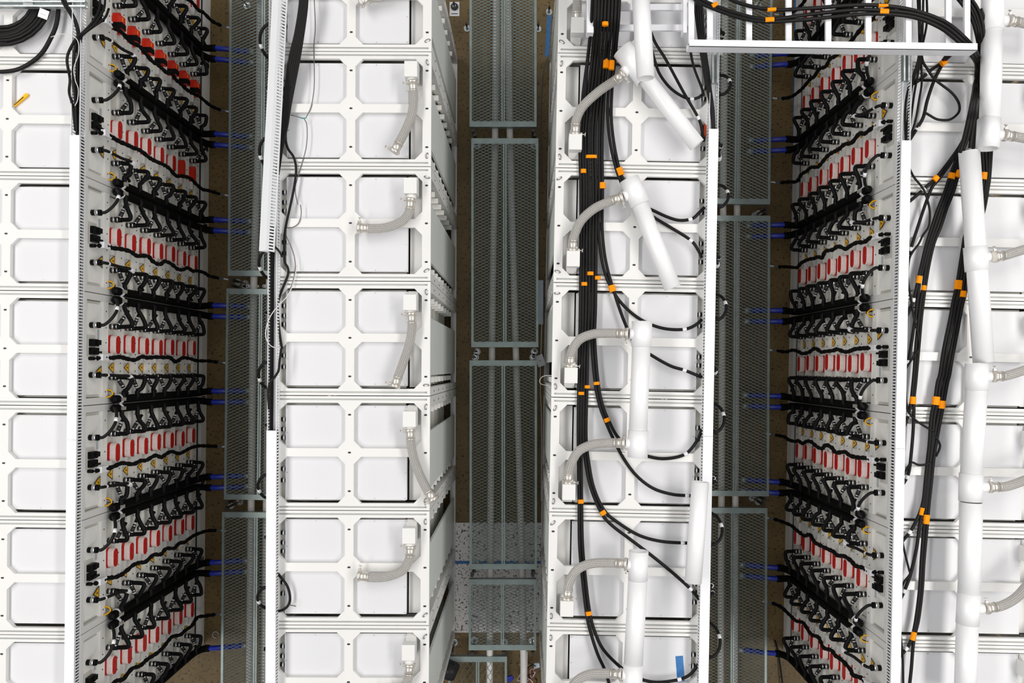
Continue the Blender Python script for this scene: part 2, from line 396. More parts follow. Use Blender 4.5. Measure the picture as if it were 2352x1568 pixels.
def harness(seed):
    rnd=random.Random(seed); m=RB(); u=.332
    m.cyl((.02,-u,2.10),(-.02,-u,2.10),.013,'black_rubber',10); 
    pts=[(-.02,-u,2.10),(-.05,-u-.004,2.08),(-.062,-u-.01,2.03),(-.066,-u-.006,1.95)]
    z=1.85
    while z>.30:
        pts.append((-.062-rnd.uniform(0,.022),-u-rnd.uniform(-.018,.026),z)); z-=rnd.uniform(.09,.15)
    pts+= [(-.10,-u,.22),(-.155,-u+.01,.14)]
    P=spl(pts,5); m.tube(P[2:],[.0158+.0025*math.sin(i*1.9+seed)+rnd.uniform(-.001,.001) for i in range(len(P)-2)],'loom_black',8)
    m.tube(P[0:4],.007,'black_rubber',6)
    q=P[9]; m.rb(q[0]-.016,q[0]+.016,-q[1]-.022,-q[1]+.022,q[2]-.045,q[2]+.045,'label_white')
    e=P[-1]
    m.cyl(e,(e[0]-.05,e[1]+.004,e[2]-.02),.004,'blue_tape',6); m.cyl((e[0]-.045,e[1]+.004,e[2]-.02),(e[0]-.085,e[1]+.012,e[2]-.03),.008,'label_white',6)
    return m.mesh('wiring_harness')
def base_rail():
    m=RB(); m.rb(.0,.05,.0,.80,.0,.12,'white_paint'); m.rb(.03,.05,.05,.75,.12,.215,'gap_shade'); m.rb(1.06,1.11,.06,.74,.0,.06,'white_paint')  # near-black plate stands in for shade between lowest module and rail
    m.rb(.05,1.06,.004,.03,.0,.05,'white_paint'); m.rb(.05,1.06,.77,.796,.0,.05,'white_paint')
    return m.mesh('base_rail')
def gusset():
    m=RB()
    m.prism([(.0,-.06),(.0,-.11),(.03,-.085)],1.86,1.9,'white_paint'); 
    return m.mesh('gusset')
ME=dict(top_frame=top_frame(), bolt_slot=bolt_slots(), lid=lid(), gap_shade_sheet=shade_sheet(), rear_tray=rear_tray(), coolant_elbow=elbow(), rear_panel=rear_panel(),
        module=module(), cover=cover(), bare=bare_connector(), plain=plain_red(), tri=tri_label(), tri2=tri_label(1.95,.235), bracket=bracket(), ctrl=controller(), switch=switch(),
        ca=conn_a(), cb=conn_b(), base=base_rail())
FIT={(u,v):fitting(u,s,v) for u,s in ((.574,1),(.195,-1)) for v in (0,1)}
HAR=[harness(i) for i in range(7)]
POST=[post(*p).mesh('post') for p in ((.0,.05,.003,.05),(.0,.05,.75,.797),(1.06,1.11,.003,.075),(1.06,1.11,.74,.797))]
STK=[sticker('%d%d'%(i//4+1+i%3,(i*3+2)%10)) for i in range(14)]
def holes():
    m=RB()
    for u in (.04,.77):
        for i in range(6):
            z=1.95-.32*i; o=[(math.cos(j*PI/4)*.012,math.sin(j*PI/4)*.007) for j in range(8)]
            m.prism(o,0,.0015,'gap_shade',lambda x,y,z_,u=u,z=z:(1.11+z_,-u+y,z+x))
    return m.mesh('post_hole')
ME['holes']=holes()
def earth_wire(u):
    m=RB(); m.tube(spl([(.02,-u,1.90),(-.02,-u-.01,1.875),(-.035,-u-.03,1.862),(-.02,-u-.055,1.868),(.02,-u-.06,1.88)],4),.0055,'yellow',6)
    m.tube(spl([(.02,-u-.004,1.895),(-.028,-u-.014,1.868),(-.040,-u-.034,1.856),(.02,-u-.062,1.872)],4),.004,'cable_black',6); return m.mesh('earth_wire')
ME['earth']=earth_wire(.045)
def side_plug():
    m=RB(); m.cyl((.052,0,2.13),(.092,0,2.13),.016,'black_rubber',10); m.cyl((.066,0,2.131),(.078,0,2.131),.0175,'label_white',10); return m.mesh('side_plug')
ME['plug']=side_plug()
nst=0
for row in (1,2,3,4):
    for k in range(-1 if row in (1,4) else 0,7):
        loc,rz=frame(row,k)
        front = row in (1,4); rear = row in (2,3)
        where='%s from the top in the %s'%(ORD[k],ROWN[row]) if k else 'topmost in the %s'%ROWN[row]
        extra={(1,1):' with an orange knife on its lid',(3,6):' with blue tape on its lid'}.get((row,k),'')
        rl='white open-top equipment rack, %s'%where if k>=0 else 'white equipment rack of the %s, only its front visible at the top edge'%ROWN[row]
        r=thing('equipment_rack',rl,'rack',loc,rz,'white equipment racks in four rows')
        for sb in (.55,1.08):
            for su in (.132,.396,.665): ob('bolt_slot',ME['bolt_slot'],r,(sb,-su,0))
        for n in ('top_frame','lid','gap_shade_sheet','rear_tray','coolant_elbow','base'):
            if row==1 and n in('coolant_elbow',): continue
            ob({'base':'base_rail'}.get(n,n),ME[n],r)
        for p in POST: ob('post',p,r)
        if rear:
            ob('rear_panel',ME['rear_panel'],r); ob('post_holes',ME['holes'],r,kind='stuff')
            for e in EYE[k]: ob('wire_loop',e,r)
        c=ob('controller_module',ME['ctrl'],r)
        ob('power_switch',ME['switch'],c); ob('warning_label',ME['tri2'],c)
        ob('number_sticker',STK[nst%14],c,label='white sticker with two printed digits'); nst+=1
        ob('supply_cable',ME['ca'],r); ob('return_cable',ME['cb'],r)
        for j in range(7):
            z=-UH*j
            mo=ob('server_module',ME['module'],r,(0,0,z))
            if not front: continue
            if row==1 and k==0: ob('red_connector',ME['bare'],mo,label='bare red connector with black plug')
            elif row==1 and k==1 and j>=5: ob('red_connector',ME['plain'],mo,label='bare red connector')
            else:
                o=ob('connector_cover',ME['cover'],mo,(0.002*((j*5+k*3)%4-1.5),0.0035*((j*7+k)%5-2),0.002*((j*3+k*5)%4-1.5)),label='red connector in a pink wrapped collar')
                o.rotation_euler=(0,0,0)
            ob('warning_label',ME['tri'],mo,label='yellow triangular warning label with black bolt')
            ob('bracket',ME['bracket'],mo)
            for u in (.574,.195): ob('hose_fitting',FIT[(u,(j+k)%2)],mo)
        if not front:
            for su in (.17,.24,.30,.52,.60): ob('side_plug',ME['plug'],r,(.004,-su,0))
        ob('earth_wire',ME['earth'],r,label='yellow earth wire arc')
        if front: ob('wiring_harness',HAR[(k*2+row)%7],r,label='black taped wiring harness hanging down the front')
# ------------------------------------------------------------------ coolant manifolds between the racks (rows 1 and 4)
def mpipe(u):
    m=RB(); P=spl([(-.05,-u,1.87),(-.05,-u,1.4),(-.05,-u,.9),(-.05,-u,.50),(-.058,-u,.36),(-.095,-u*1.3,.30),(-.15,-u*1.5,.285)],6)
    m.tube(P,.031,'foam_black',10); m.tube([(-.05,-u,1.862),(-.05,-u,1.885),(-.05,-u,1.895)],[.027,.026,.012],'black_rubber',12)
    m.tube([P[-1]-Vector((-.03,0,0)),P[-1]+Vector((-.012,0,0))],.033,'loom_black',10)
    return m.mesh('insulated_pipe')
def bluehose(u):
    m=RB(); P=spl([(-.145,-u*1.5,.285),(-.24,-u*1.5,.268),(-.34,-u*1.5,.235),(-.44,-u*1.5,.20)],5); m.tube(P,.0235,'blue_hose',12)
    m.cyl(P[-1],P[-1]+Vector((-.06,0,-.002)),.03,'galv',12); return m.mesh('blue_hose')
def mclamp(u):
    m=RB(); m.tube([(-.05,-u,1.79),(-.05,-u,1.815)],.0375,'label_white',14); m.rb(-.10,-.082,u-.012,u+.012,1.79,1.83,'steel'); return m.mesh('pipe_clamp')
def hose(sgn, j, seed):
    rnd=random.Random(seed*31+j); m=RB(); z=ZT-.072-UH*j; uf=.226*1 if sgn<0 else .195
    a=rnd.uniform(-.012,.012); b=rnd.uniform(-.01,.012)
    zb=z+rnd.uniform(-.01,.03)
    pts=[(-.04,uf,z),(-.085,uf,z),(-.118+a,uf-.006,z),(-.122+a,uf-.032,z),(-.100+b,uf-.085,z+.006),(-.080,.085,zb),(-.082,.045,zb),(-.060,.026,zb)]
    m.tube(spl([(p[0],-sgn*p[1],p[2]) for p in pts],5),.0165,'black_rubber',9)
    return m.mesh('coolant_hose')
HOSE={(s,j,v):hose(s,j,v) for s in (-1,1) for j in range(7) for v in (0,1,2)}
MP=[mpipe(u) for u in (-.034,.034)]; BH=[bluehose(u) for u in (-.034,.034)]; MC=[mclamp(u) for u in (-.034,.034)]
for row in (1,4):
    for k in range(-1,7):
        y=seamY(row,k); loc=(rowpt(row,y),y,0); rz=(-SL[row] if row==4 else PI-SL[row])
        if k==-1: lab='black insulated coolant manifold above the topmost rack of the %s'%ROWN[row]
        elif k<6: lab='black insulated coolant manifold between %s and %s rack of the %s'%(ORD[k],ORD[k+1],ROWN[row])
        else: lab='black insulated coolant manifold below the seventh rack of the %s'%ROWN[row]
        t=thing('coolant_manifold',lab,'manifold',loc,rz,'coolant manifolds with blue hoses')
        for i in ((0,1) if k<6 else ((0,) if row==4 else (1,))):
            ob('insulated_pipe',MP[i],t); ob('blue_hose',BH[i],t,label='blue hose running under the mesh cover'); ob('pipe_clamp',MC[i],t,label='white pipe clamp')
        for s in ((-1,1) if k<6 else ((-1,) if row==4 else (1,))):
            # u<0 belongs to the previous rack in rack order, u>0 to the next
            for j in range(7): ob('coolant_hose',HOSE[(s,j,(k+j+s)%3)],t)
# ------------------------------------------------------------------ wiring ducts along the fronts
def duct_mesh(row, y0, y1):             # slotted channel in row coordinates (b from front edge, y along the row)
    m=MB(); w_=.062; h=.08; t=.003; pitch=.0216; n=int((y1-y0)/pitch)
    for b in (0.0,w_-t):
        m.box(b,b+t,y0,y1,RH,RH+.014,'duct_plastic'); m.box(b,b+t,y0,y1,RH+.066,RH+h,'duct_plastic')
        for i in range(n): m.box(b,b+t,y0+i*pitch,y0+i*pitch+.0112,RH+.014,RH+.066,'duct_plastic')
    m.box(t,w_-t,y0,y1,RH,RH+.003,'duct_plastic')
    return m.mesh('slotted_channel')
DU={}
for row in (1,2,3,4):
    L0,L1=-2.9,2.95
    r=-SL[row] if row in(2,4) else PI-SL[row]
    x0=rowpt(row,0)
    t=thing('wiring_duct','white slotted wiring duct along the front edge of the %s'%ROWN[row],'duct',(x0,0,0),r,'wiring ducts')
    me=duct_mesh(row,-2.95,2.95)
    ob('slotted_channel',me,t); DU[row]=t
    segs={1:[(310,1010),(1010,1640)],2:[(988,1640)],3:[(296,1002),(1002,1640)],4:[(322,1030),(1030,1640)]}[row]
    for (p0,p1) in segs:
        ya=-(p0-VY)*(H-2.283)/FPX; yb=-(p1-VY)*(H-2.283)/FPX
        if row in (1,3): ya,yb=-ya,-yb
        m=MB(); lo,hi=min(ya,yb)+.001,max(ya,yb)-.001
        m.box(-.002,.064,lo,hi,RH+.080,RH+.086,'duct_plastic'); m.box(-.002,.0,lo,hi,RH+.066,RH+.080,'duct_plastic'); m.box(.062,.064,lo,hi,RH+.066,RH+.080,'duct_plastic')
        m.build('duct_lid',t)
        m=MB()
        for q in range(5): m.tube([(.012+.0095*q,lo,RH+.022+.012*(q%3)),(.012+.0095*q,(lo+hi)/2,RH+.030+.012*((q+1)%3)),(.012+.0095*q,hi,RH+.022+.012*(q%2))],.0085,'cable_black',6)
        m.build('enclosed_cables',t,kind='stuff')
# loose slotted duct lying along the second row
def loose():
    m=MB(); L=1.85; t=.003; pitch=.0216
    m.box(-.036,.036,-L/2,L/2,.07,.074,'duct_plastic')
    for b in (-.036,.033):
        m.box(b,b+t,-L/2,L/2,.050,.07,'duct_plastic'); m.box(b,b+t,-L/2,L/2,0,.012,'duct_plastic')
        for i in range(int(L/pitch)): m.box(b,b+t,-L/2+i*pitch,-L/2+i*pitch+.0125,.012,.050,'duct_plastic')
    return m.mesh('slotted_duct')
p=U(630,266,2.33); o=ob('slotted_duct',loose(),None,(p[0]+.014,p[1],2.285),label='loose white slotted duct lying tilted along the second rack row',cat='duct')
o.rotation_euler=(0,math.radians(-36),-.052)
# ------------------------------------------------------------------ mesh covers over the floor pipes
def cover_mesh(wd, ln, tag, vertical=False):
    m=MB(); half=wd/2-.012; A,B=.0614,.0293
    if vertical: A,B=.052,.085
    def panel(x0,x1,y0,y1):
        nx=max(1,round((x1-x0)/(A/2))); sx=(x1-x0)/nx; ny=max(1,round((y1-y0)/(B/2))); sy=(y1-y0)/ny
        w2,t2=.0026,.0022
        for j in range(ny+1):
            for i in range(nx):
                s=1 if (i+j)%2 else -1
                ya=y0+j*sy-s*sy*.44; yb=y0+j*sy+s*sy*.44
                ya=min(max(ya,y0),y1); yb=min(max(yb,y0),y1)
                xa,xb=x0+i*sx,x0+(i+1)*sx
                o=len(m.v)
                zt=.003
                m.v+=[(xa,ya-w2,-t2),(xb,yb-w2,-t2),(xb,yb+w2,-t2+zt),(xa,ya+w2,-t2+zt),(xa,ya-w2,t2),(xb,yb-w2,t2),(xb,yb+w2,t2+zt),(xa,ya+w2,t2+zt)]
                for q in ((3,2,1,0),(4,5,6,7),(0,1,5,4),(2,3,7,6)): m.face([o+z for z in q],'mesh_steel')
    y0,y1=-ln/2+.045,ln/2-.045
    panel(-wd/2+.018,-.014,y0,y1); panel(.014,wd/2-.018,y0,y1)
    return m.mesh('expanded_mesh')
def cover_frame(wd,ln):
    m=MB(); P='mesh_steel'
    m.box(-wd/2,wd/2,-ln/2,-ln/2+.048,-.006,.006,P); m.box(-wd/2,wd/2,ln/2-.048,ln/2,-.006,.006,P)
    for x0,x1 in ((-wd/2,-wd/2+.02),(wd/2-.02,wd/2),(-.016,-.003),(.003,.016)): m.box(x0,x1,-ln/2+.048,ln/2-.048,-.006,.006,P)
    for sx in (-1,1): m.box(sx*wd/2-.002,sx*wd/2+.002,-ln/2,ln/2,-.05,.0055,P)
    for sy in (-1,1): m.box(-wd/2,wd/2,sy*ln/2-.002,sy*ln/2+.002,-.05,.0055,P)
    return m.mesh('cover_frame')
def foot(zc):
    m=MB(); m.cyl((0,0,-zc),(0,0,-zc+.012),.035,'galv',14); m.cyl((0,0,-zc+.012),(0,0,-.0),.010,'dark_metal',8); m.cyl((0,0,-zc+.012),(0,0,-zc+.035),.018,'chrome',6); m.cyl((0,0,-.05),(0,0,.004),.016,'dark_metal',8); return m.mesh('levelling_foot')
ZC=.38
CACHE={}
def mesh_cover(name_label, xl, xr, yt, yb, skew=0, z=ZC, vertical=False):
    kz=(H-z)/FPX; wd=round((xr-xl)*kz,3); ln=round((yb-yt)*kz,2)
    key=(wd,ln,vertical)
    if key not in CACHE: CACHE[key]=(cover_mesh(wd,ln,'',vertical),cover_frame(wd,ln))
    c=U((xl+xr)/2,(yt+yb)/2,z)
    t=thing('mesh_cover',name_label,'mesh cover',c,skew,'expanded metal covers over the floor pipes')
    ob('expanded_mesh',CACHE[key][0],t,kind='stuff'); ob('cover_frame',CACHE[key][1],t)
    fm=FOOT.setdefault(z,foot(z))
    for sx in (-1,1):
        for sy in (-1,1): ob('levelling_foot',fm,t,(sx*(wd/2-.03),sy*(ln/2+.035),0))
FOOT={}
mesh_cover('topmost expanded metal cover in the left aisle',526,682,-20,634,-.006)
mesh_cover('middle expanded metal cover in the left aisle',518,675,664,1147,-.012)
mesh_cover('bottom expanded metal cover in the left aisle',509,664,1176,1660,-.008)
mesh_cover('topmost expanded metal cover in the middle aisle',1079,1232,-180,291,0)
mesh_cover('expanded metal cover in the middle aisle, second from the top',1083,1236,318,797,0)
mesh_cover('expanded metal cover in the middle aisle, third from the top',1079,1233,828,1306,0)
mesh_cover('shortest expanded metal cover in the middle aisle, fourth from the top',1077,1231,1330,1492,0)
mesh_cover('low expanded metal cover with upright diamonds at the bottom edge',1030,1164,1508,1640,0,.30,True)
mesh_cover('topmost expanded metal cover in the right aisle',1615,1771,-20,468,-.012)
mesh_cover('middle expanded metal cover in the right aisle',1610,1767,496,1138,-.005)
mesh_cover('bottom expanded metal cover in the right aisle',1603,1761,1166,1650,-.003)
# ------------------------------------------------------------------ floor pipes under the covers
def px_tube(name, label, cat, pts, r, mt, n=10, group=None, z=None, k=5, hollow=0):
    m=MB(); m.tube(spl(UP(pts,z),k),r,mt,n,True,hollow); return m.build(name,label=label,cat=cat,group=group)
G='white pipes under the mesh covers'
px_tube('floor_pipe','left white pipe under the middle aisle covers','pipe',[(1140,-40),(1137,305),(1130,812),(1126,1315),(1124,1660)],.031,'old_pvc',12,G,.27)
px_tube('floor_pipe','right white pipe under the middle aisle covers','pipe',[(1166,-40),(1171,305),(1185,812),(1199,1315),(1204,1660)],.031,'old_pvc',12,G,.27)
px_tube('floor_pipe','left white pipe under the left aisle covers','pipe',[(598,-40),(594,300),(583,650),(577,1160),(572,1660)],.033,'old_pvc',12,G,.27)
px_tube('floor_pipe','right white pipe under the left aisle covers','pipe',[(627,-40),(624,300),(619,650),(612,1160),(606,1660)],.033,'old_pvc',12,G,.27)
px_tube('floor_pipe','left white pipe under the right aisle covers','pipe',[(1666,-40),(1661,481),(1657,1150),(1655,1660)],.031,'old_pvc',12,G,.27)
px_tube('floor_pipe','right white pipe under the right aisle covers','pipe',[(1698,-40),(1693,481),(1689,1150),(1686,1660)],.031,'old_pvc',12,G,.27)
# pipe hangers in the cover gaps
for (x,y,l) in ((580,657,'white two-screw pipe bracket in the left aisle gap'),(617,657,'white pipe bracket nearest the duct in the left aisle gap')):
    c=U(x,y,.26); m=MB(); m.prism([(c[0]+px_,c[1]+py_) for px_,py_ in stadium(.12,.015,3)],.235,.265,'label_white')
    m.cyl((c[0]-.045,c[1],.265),(c[0]-.045,c[1],.268),.006,'dark_metal',8); m.cyl((c[0]+.045,c[1],.265),(c[0]+.045,c[1],.268),.006,'dark_metal',8)
    m.build('pipe_bracket',label=l,cat='bracket',group='pipe brackets')
# ------------------------------------------------------------------ cables, pipes and loose things on top
def cable(label, pts, r=.0115, z=2.216, mt='cable_black', marks=(), name='cable', cat='cable', group=None, k=5, n=8):
    P=spl(UP(pts,z),k); m=MB(); m.tube(P,r,mt,n)
    if not marks: return m.build(name,label=label,cat=cat,group=group)
    t=thing(name,label,cat,tuple(P[0]),0,group)
    off=P[0]
    def sh(mb):
        mb.v=[(v[0]-off[0],v[1]-off[1],v[2]-off[2]) for v in mb.v]; return mb
    sh(m).build('sheath',t)
    for (mx,my) in marks:
        i=min(range(1,len(P)-1),key=lambda q:abs(P[q][0]-U(mx,my,P[q][2])[0])+abs(P[q][1]-U(mx,my,P[q][2])[1]))
        d=(P[i+1]-P[i-1]).normalized()
        mm=MB(); mm.tube([P[i]-d*.014,P[i]+d*.014],r+.0018,'label_white',n); sh(mm).build('marker_ring',t,label='white marker ring')
    return t
def tape(label, x, y, wpx, lpx, ang=0, z=2.222, thick=.030, mt='orange_tape'):
    kz=(H-z)/FPX; c=U(x,y,z); w2=wpx*kz/2; l2=lpx*kz/2
    m=MB(); st=stadium(2*w2,min(thick/2,w2*.98),5)
    m.prism(st,-l2,l2,mt,lambda a,b,q:(a,q,b))
    return ob('tape_wrap',m.mesh('tape_wrap'),None,c,math.radians(ang),label,'tape','orange tape wraps')
GA='heavy black cables on the third row'
LZ=2.53
def top(x0,x1,x2): return [(x0,-30,LZ),(x1,40,LZ-.02),(x2,85,2.40)]
# pair leaving under the topmost diagonal pipe
cable('black cable curving from the third-row bundle to the second rack, upper branch',top(1424,1421,1417)+[(1412,140,2.26),(1406,200,2.23),(1404,270,2.222),(1411,335,2.222),(1424,393,2.222),(1440,430,2.222),(1470,468,2.222),(1500,483),(1535,499),(1562,506),(1590,502),(1606,488),(1618,476)],marks=[(1587,503)],group=GA)
cable('black cable dropping diagonally to the third rack beside the slotted duct',top(1416,1413,1410)+[(1405,140,2.26),(1398,200,2.23),(1396,270,2.222),(1403,335,2.222),(1417,393,2.222),(1434,432,2.222),(1465,476,2.222),(1500,498),(1545,525),(1587,552),(1604,575),(1612,592)],marks=[(1588,553)],group=GA)
cable('black cable passing under the third tee to the third-row duct',top(1408,1405,1402)+[(1396,140,2.26),(1388,220,2.224),(1383,320,2.218),(1384,430),(1383,520),(1388,580),(1397,625),(1408,662),(1420,700),(1438,748),(1460,790),(1497,816),(1540,840),(1572,850),(1612,866)],marks=[(1573,850)],group=GA)
cable('black cable looping below the fourth tape to the third-row duct',top(1400,1397,1394)+[(1389,140,2.26),(1381,220,2.224),(1376,320,2.218),(1377,430),(1375,520),(1380,580),(1389,625),(1402,657),(1424,692),(1455,722),(1490,743),(1530,755),(1572,756),(1598,746),(1612,733)],marks=[(1572,756)],group=GA)
cable('black cable swinging right past the lower tee into the duct',top(1392,1389,1386)+[(1381,140,2.26),(1374,220,2.226),(1367,320,2.22),(1369,430),(1369,560),(1368,700),(1366,780),(1374,880),(1384,930),(1397,963),(1418,1002),(1450,1032),(1490,1048),(1530,1053),(1575,1042),(1602,1010),(1612,985)],marks=[(1577,1041)],group=GA)
cable('black cable crossing below the lower tee toward the leaning pipe',top(1384,1381,1378)+[(1373,140,2.26),(1366,220,2.226),(1360,320,2.22),(1362,430),(1362,560),(1361,700),(1359,780),(1367,880),(1377,930),(1389,963),(1408,1006),(1432,1052),(1462,1092),(1500,1121),(1545,1135),(1586,1138)],marks=[(1582,1138)],group=GA)
cable('black cable bending under the leaning pipe at its upper end',top(1376,1374,1371)+[(1366,140,2.26),(1358,220,2.226),(1351,320,2.22),(1353,430),(1354,560),(1353,700),(1350,800),(1348,900),(1346,1000),(1352,1060),(1364,1120),(1388,1172),(1420,1200),(1468,1229),(1520,1243),(1580,1247)],marks=[(1566,1247)],group=GA)
cable('black cable descending to the foot of the leaning pipe',top(1369,1367,1364)+[(1359,140,2.26),(1351,220,2.226),(1344,320,2.22),(1347,430),(1347,560),(1346,700),(1343,800),(1341,900),(1340,1000),(1345,1060),(1357,1120),(1381,1177),(1404,1205),(1450,1240),(1500,1278),(1545,1315),(1586,1352),(1606,1376)],marks=[(1587,1352)],group=GA)
cable('black cable continuing to the lowest tee of the third row',[(1362,-30,2.50),(1359,40,2.48),(1356,85,2.40),(1350,140,2.25),(1344,220,2.22),(1338,320),(1341,430),(1340,560),(1339,700),(1337,800),(1335,900),(1334,1000),(1336,1150),(1338,1250),(1346,1340),(1355,1408),(1366,1450),(1385,1490),(1420,1527),(1455,1552),(1500,1566),(1545,1563),(1580,1552),(1602,1528),(1608,1505)],group=GA,marks=[(1562,1558)])
cable('outermost left black cable of the third-row bundle',[(1356,75,2.36),(1349,140,2.25),(1339,220,2.22),(1332,320),(1334,430),(1334,560),(1333,700),(1331,800),(1329,900),(1328,1000),(1330,1150),(1331,1250),(1338,1330),(1347,1408),(1356,1450),(1372,1500),(1390,1540),(1402,1580)],group=GA)
for (l,x,y,w_,h_,a) in (
  ('orange tape on the ladder part of the third-row bundle',1390,55,15,8,0),('orange tape beside the topmost tee, left of two',1392,146,14,21,-4),('orange tape beside the topmost tee, right of two',1405,150,13,21,-4),
  ('double-width orange tape left of the second lid cross',1358,360,26,7,0),('orange tape on the far left cables above the second seam',1340,393,13,9,0),('orange tape where two cables leave toward the leaning tee',1424,394,16,18,20),
  ('square orange tape in the third rack upper window',1384,426,14,14,0),('orange tape on the middle pair above the third seam',1356,628,15,8,0),('orange tape right of the middle pair above the third seam',1373,638,14,8,0),
  ('orange tape on the left pair at the third seam',1342,652,14,8,0),('orange tape where two cables fan out at the third seam',1406,662,16,15,15),
  ('orange tape on the right pair above the fourth seam',1370,880,14,7,5),('orange tape on the middle pair above the fourth seam',1349,888,13,7,0),('orange tape on the left pair above the fourth seam',1335,903,14,7,0),
  ('orange tape on the curved pair below the fourth seam',1394,964,14,9,22),('orange tape on the straight pair above the fifth seam',1334,1151,14,9,0),('orange tape on the curved pair at the fifth seam',1385,1177,14,10,30),
  ('orange tape on the lowest pair above the sixth seam',1352,1408,14,9,8)):
    tape(l,x,y,w_,h_,a,z=2.50 if y<70 else (2.262 if y<160 else 2.224))
# ------------------------------------------------------------------ ladder trays
def ladder():
    t=thing('cable_ladder','white cable ladder tray bridging the right aisle at the top','cable ladder',U(1915,60,2.56),0)
    o=Vector(U(1915,60,2.56)); zt=2.64; zb=2.545
    def P(x,y,z): return Vector(U(x,y,z))-o
    for (ya,yb,nm) in ((92,107,'rail'),(-88,-74,'rail')):
        m=MB(); a=P(1583,yb,zt); b=P(2245,yb+9,zt); wd=.046
        d=(b-a).normalized(); n=Vector((-d.y,d.x,0))*wd
        for (z0,z1,q0,q1) in ((zb-o.z,zt-o.z,0,.10),(zt-o.z-.004,zt-o.z,.0,1),(zb-o.z,zb-o.z+.004,0,1)):
            A=[a+n*q0,b+n*q0,b+n*q1,a+n*q1]
            m.hexa([(p.x,p.y,z0) for p in A]+[(p.x,p.y,z1) for p in A],'ladder_alu')
        m.build(nm,t)
    for x in (1588,1631,1721,1812,1903,1995,2087,2179,2222):
        m=MB(); a=P(x,99,2.585); b=P(x,-84,2.585); m.box(a.x-.018,a.x+.018,a.y,b.y,2.565-o.z,2.587-o.z,'ladder_alu'); m.build('rung',t)
ladder()
def ladder2():
    t=thing('cable_ladder','white cable ladder end over the topmost rack of the third row','cable ladder',U(1460,30,2.40),0)
    o=Vector(U(1460,30,2.40))
    def P(x,y,z): return Vector(U(x,y,z))-o
    for x in (1356,1574):
        m=MB(); a=P(x,74,2.48); b=P(x,-90,2.48); w_=.022 if x<1400 else .012; m.box(a.x-w_,a.x+w_,a.y,b.y,-.01,.075,'ladder_alu'); m.build('rail',t)
    for y in (-40,17,64):
        m=MB(); a=P(1362,y,2.43); b=P(1570,y,2.43); m.box(a.x,b.x,a.y-.02,a.y+.02,.015,.037,'ladder_alu'); m.build('rung',t)
ladder2()
GL='black cables on the bridging ladder'
ZL=2.605
for i,(l,pts) in enumerate((
 ('upper black cable arcing along the bridging ladder',[(1640,-30),(1690,4),(1770,22),(1860,19),(1960,12),(2028,13),(2100,24),(2170,50),(2215,86),(2240,116,2.5),(2250,150,2.26),(2248,200,2.22),(2240,260),(2232,310),(2228,340)]),
 ('middle black cable arcing along the bridging ladder',[(1590,-20),(1625,6),(1700,33),(1767,44),(1860,33),(1960,23),(2028,24),(2100,32),(2165,57),(2210,92),(2236,122,2.5),(2246,150,2.26),(2242,200,2.22),(2233,260),(2224,310),(2212,345)]),
 ('lower black cable arcing along the bridging ladder',[(1582,-12),(1620,12),(1700,41),(1767,50),(1860,44),(1960,34),(2028,32),(2100,40),(2160,64),(2204,98),(2230,126,2.5),(2243,152,2.26),(2238,200,2.22),(2227,260),(2216,310),(2205,350)]))):
    cable(l,pts,r=.0125,z=ZL,group=GL)
for (l,x,y,w_,h_,a) in (('orange tape at the left end of the bridging ladder',1641,12,12,14,-60),('orange tape on the upper ladder cable above the mesh cover',1772,22,9,20,-88),('orange tape on the lower ladder cables above the mesh cover',1767,46,13,20,-88),
   ('orange tape on the ladder over the right aisle, upper of two',2028,13,8,22,-92),('orange tape on the ladder over the right aisle, lower of two',2030,27,14,20,-92)):
    tape(l,x,y,w_,h_,a,z=2.607,thick=.032)
tape('orange tape half hidden by the first vertical pipe of the rightmost row',2250,144,14,13,0,z=2.27,thick=.05)
GR='black cables of the rightmost row'
Zr=2.216
cable('outer black cable dropping from the top edge onto the rightmost row',[(2186,-20,2.5),(2218,20,2.48),(2234,48,2.45),(2243,80,2.42),(2250,120,2.30),(2253,160,2.25),(2250,230,2.24),(2242,300,2.24),(2234,350)],group=GR,z=2.236)
cable('second black cable dropping from the top edge onto the rightmost row',[(2198,-20,2.5),(2228,20,2.48),(2242,52,2.45),(2250,85,2.42),(2255,120,2.30),(2257,160,2.25),(2256,230,2.24),(2254,300,2.24),(2256,345),(2259,404),(2256,433),(2240,490),(2219,532),(2212,566),(2207,598),(2198,654),(2189,694),(2182,732),(2168,799),(2159,858),(2153,879),(2147,919),(2139,956),(2135,1013),(2130,1060),(2125,1109),(2121,1147),(2114,1174),(2104,1196),(2090,1222),(2076,1238),(2066,1250)],marks=[(2090,1222)],group=GR,z=2.226)
cable('black cable bowing out to the duct in the lower rightmost row',[(2206,-20,2.5),(2236,22,2.48),(2249,58,2.45),(2254,90,2.42),(2258,125,2.30),(2262,170,2.25),(2264,240,2.24),(2266,300,2.24),(2264,345),(2266,404),(2262,433),(2246,490),(2225,532),(2218,566),(2213,598),(2205,654),(2196,694),(2189,732),(2175,799),(2166,858),(2160,879),(2154,919),(2146,956),(2141,1013),(2136,1060),(2130,1109),(2126,1147),(2119,1174),(2112,1207),(2105,1259),(2092,1316),(2079,1352),(2069,1373),(2062,1385)],marks=[(2077,1356)],group=GR,z=2.226)
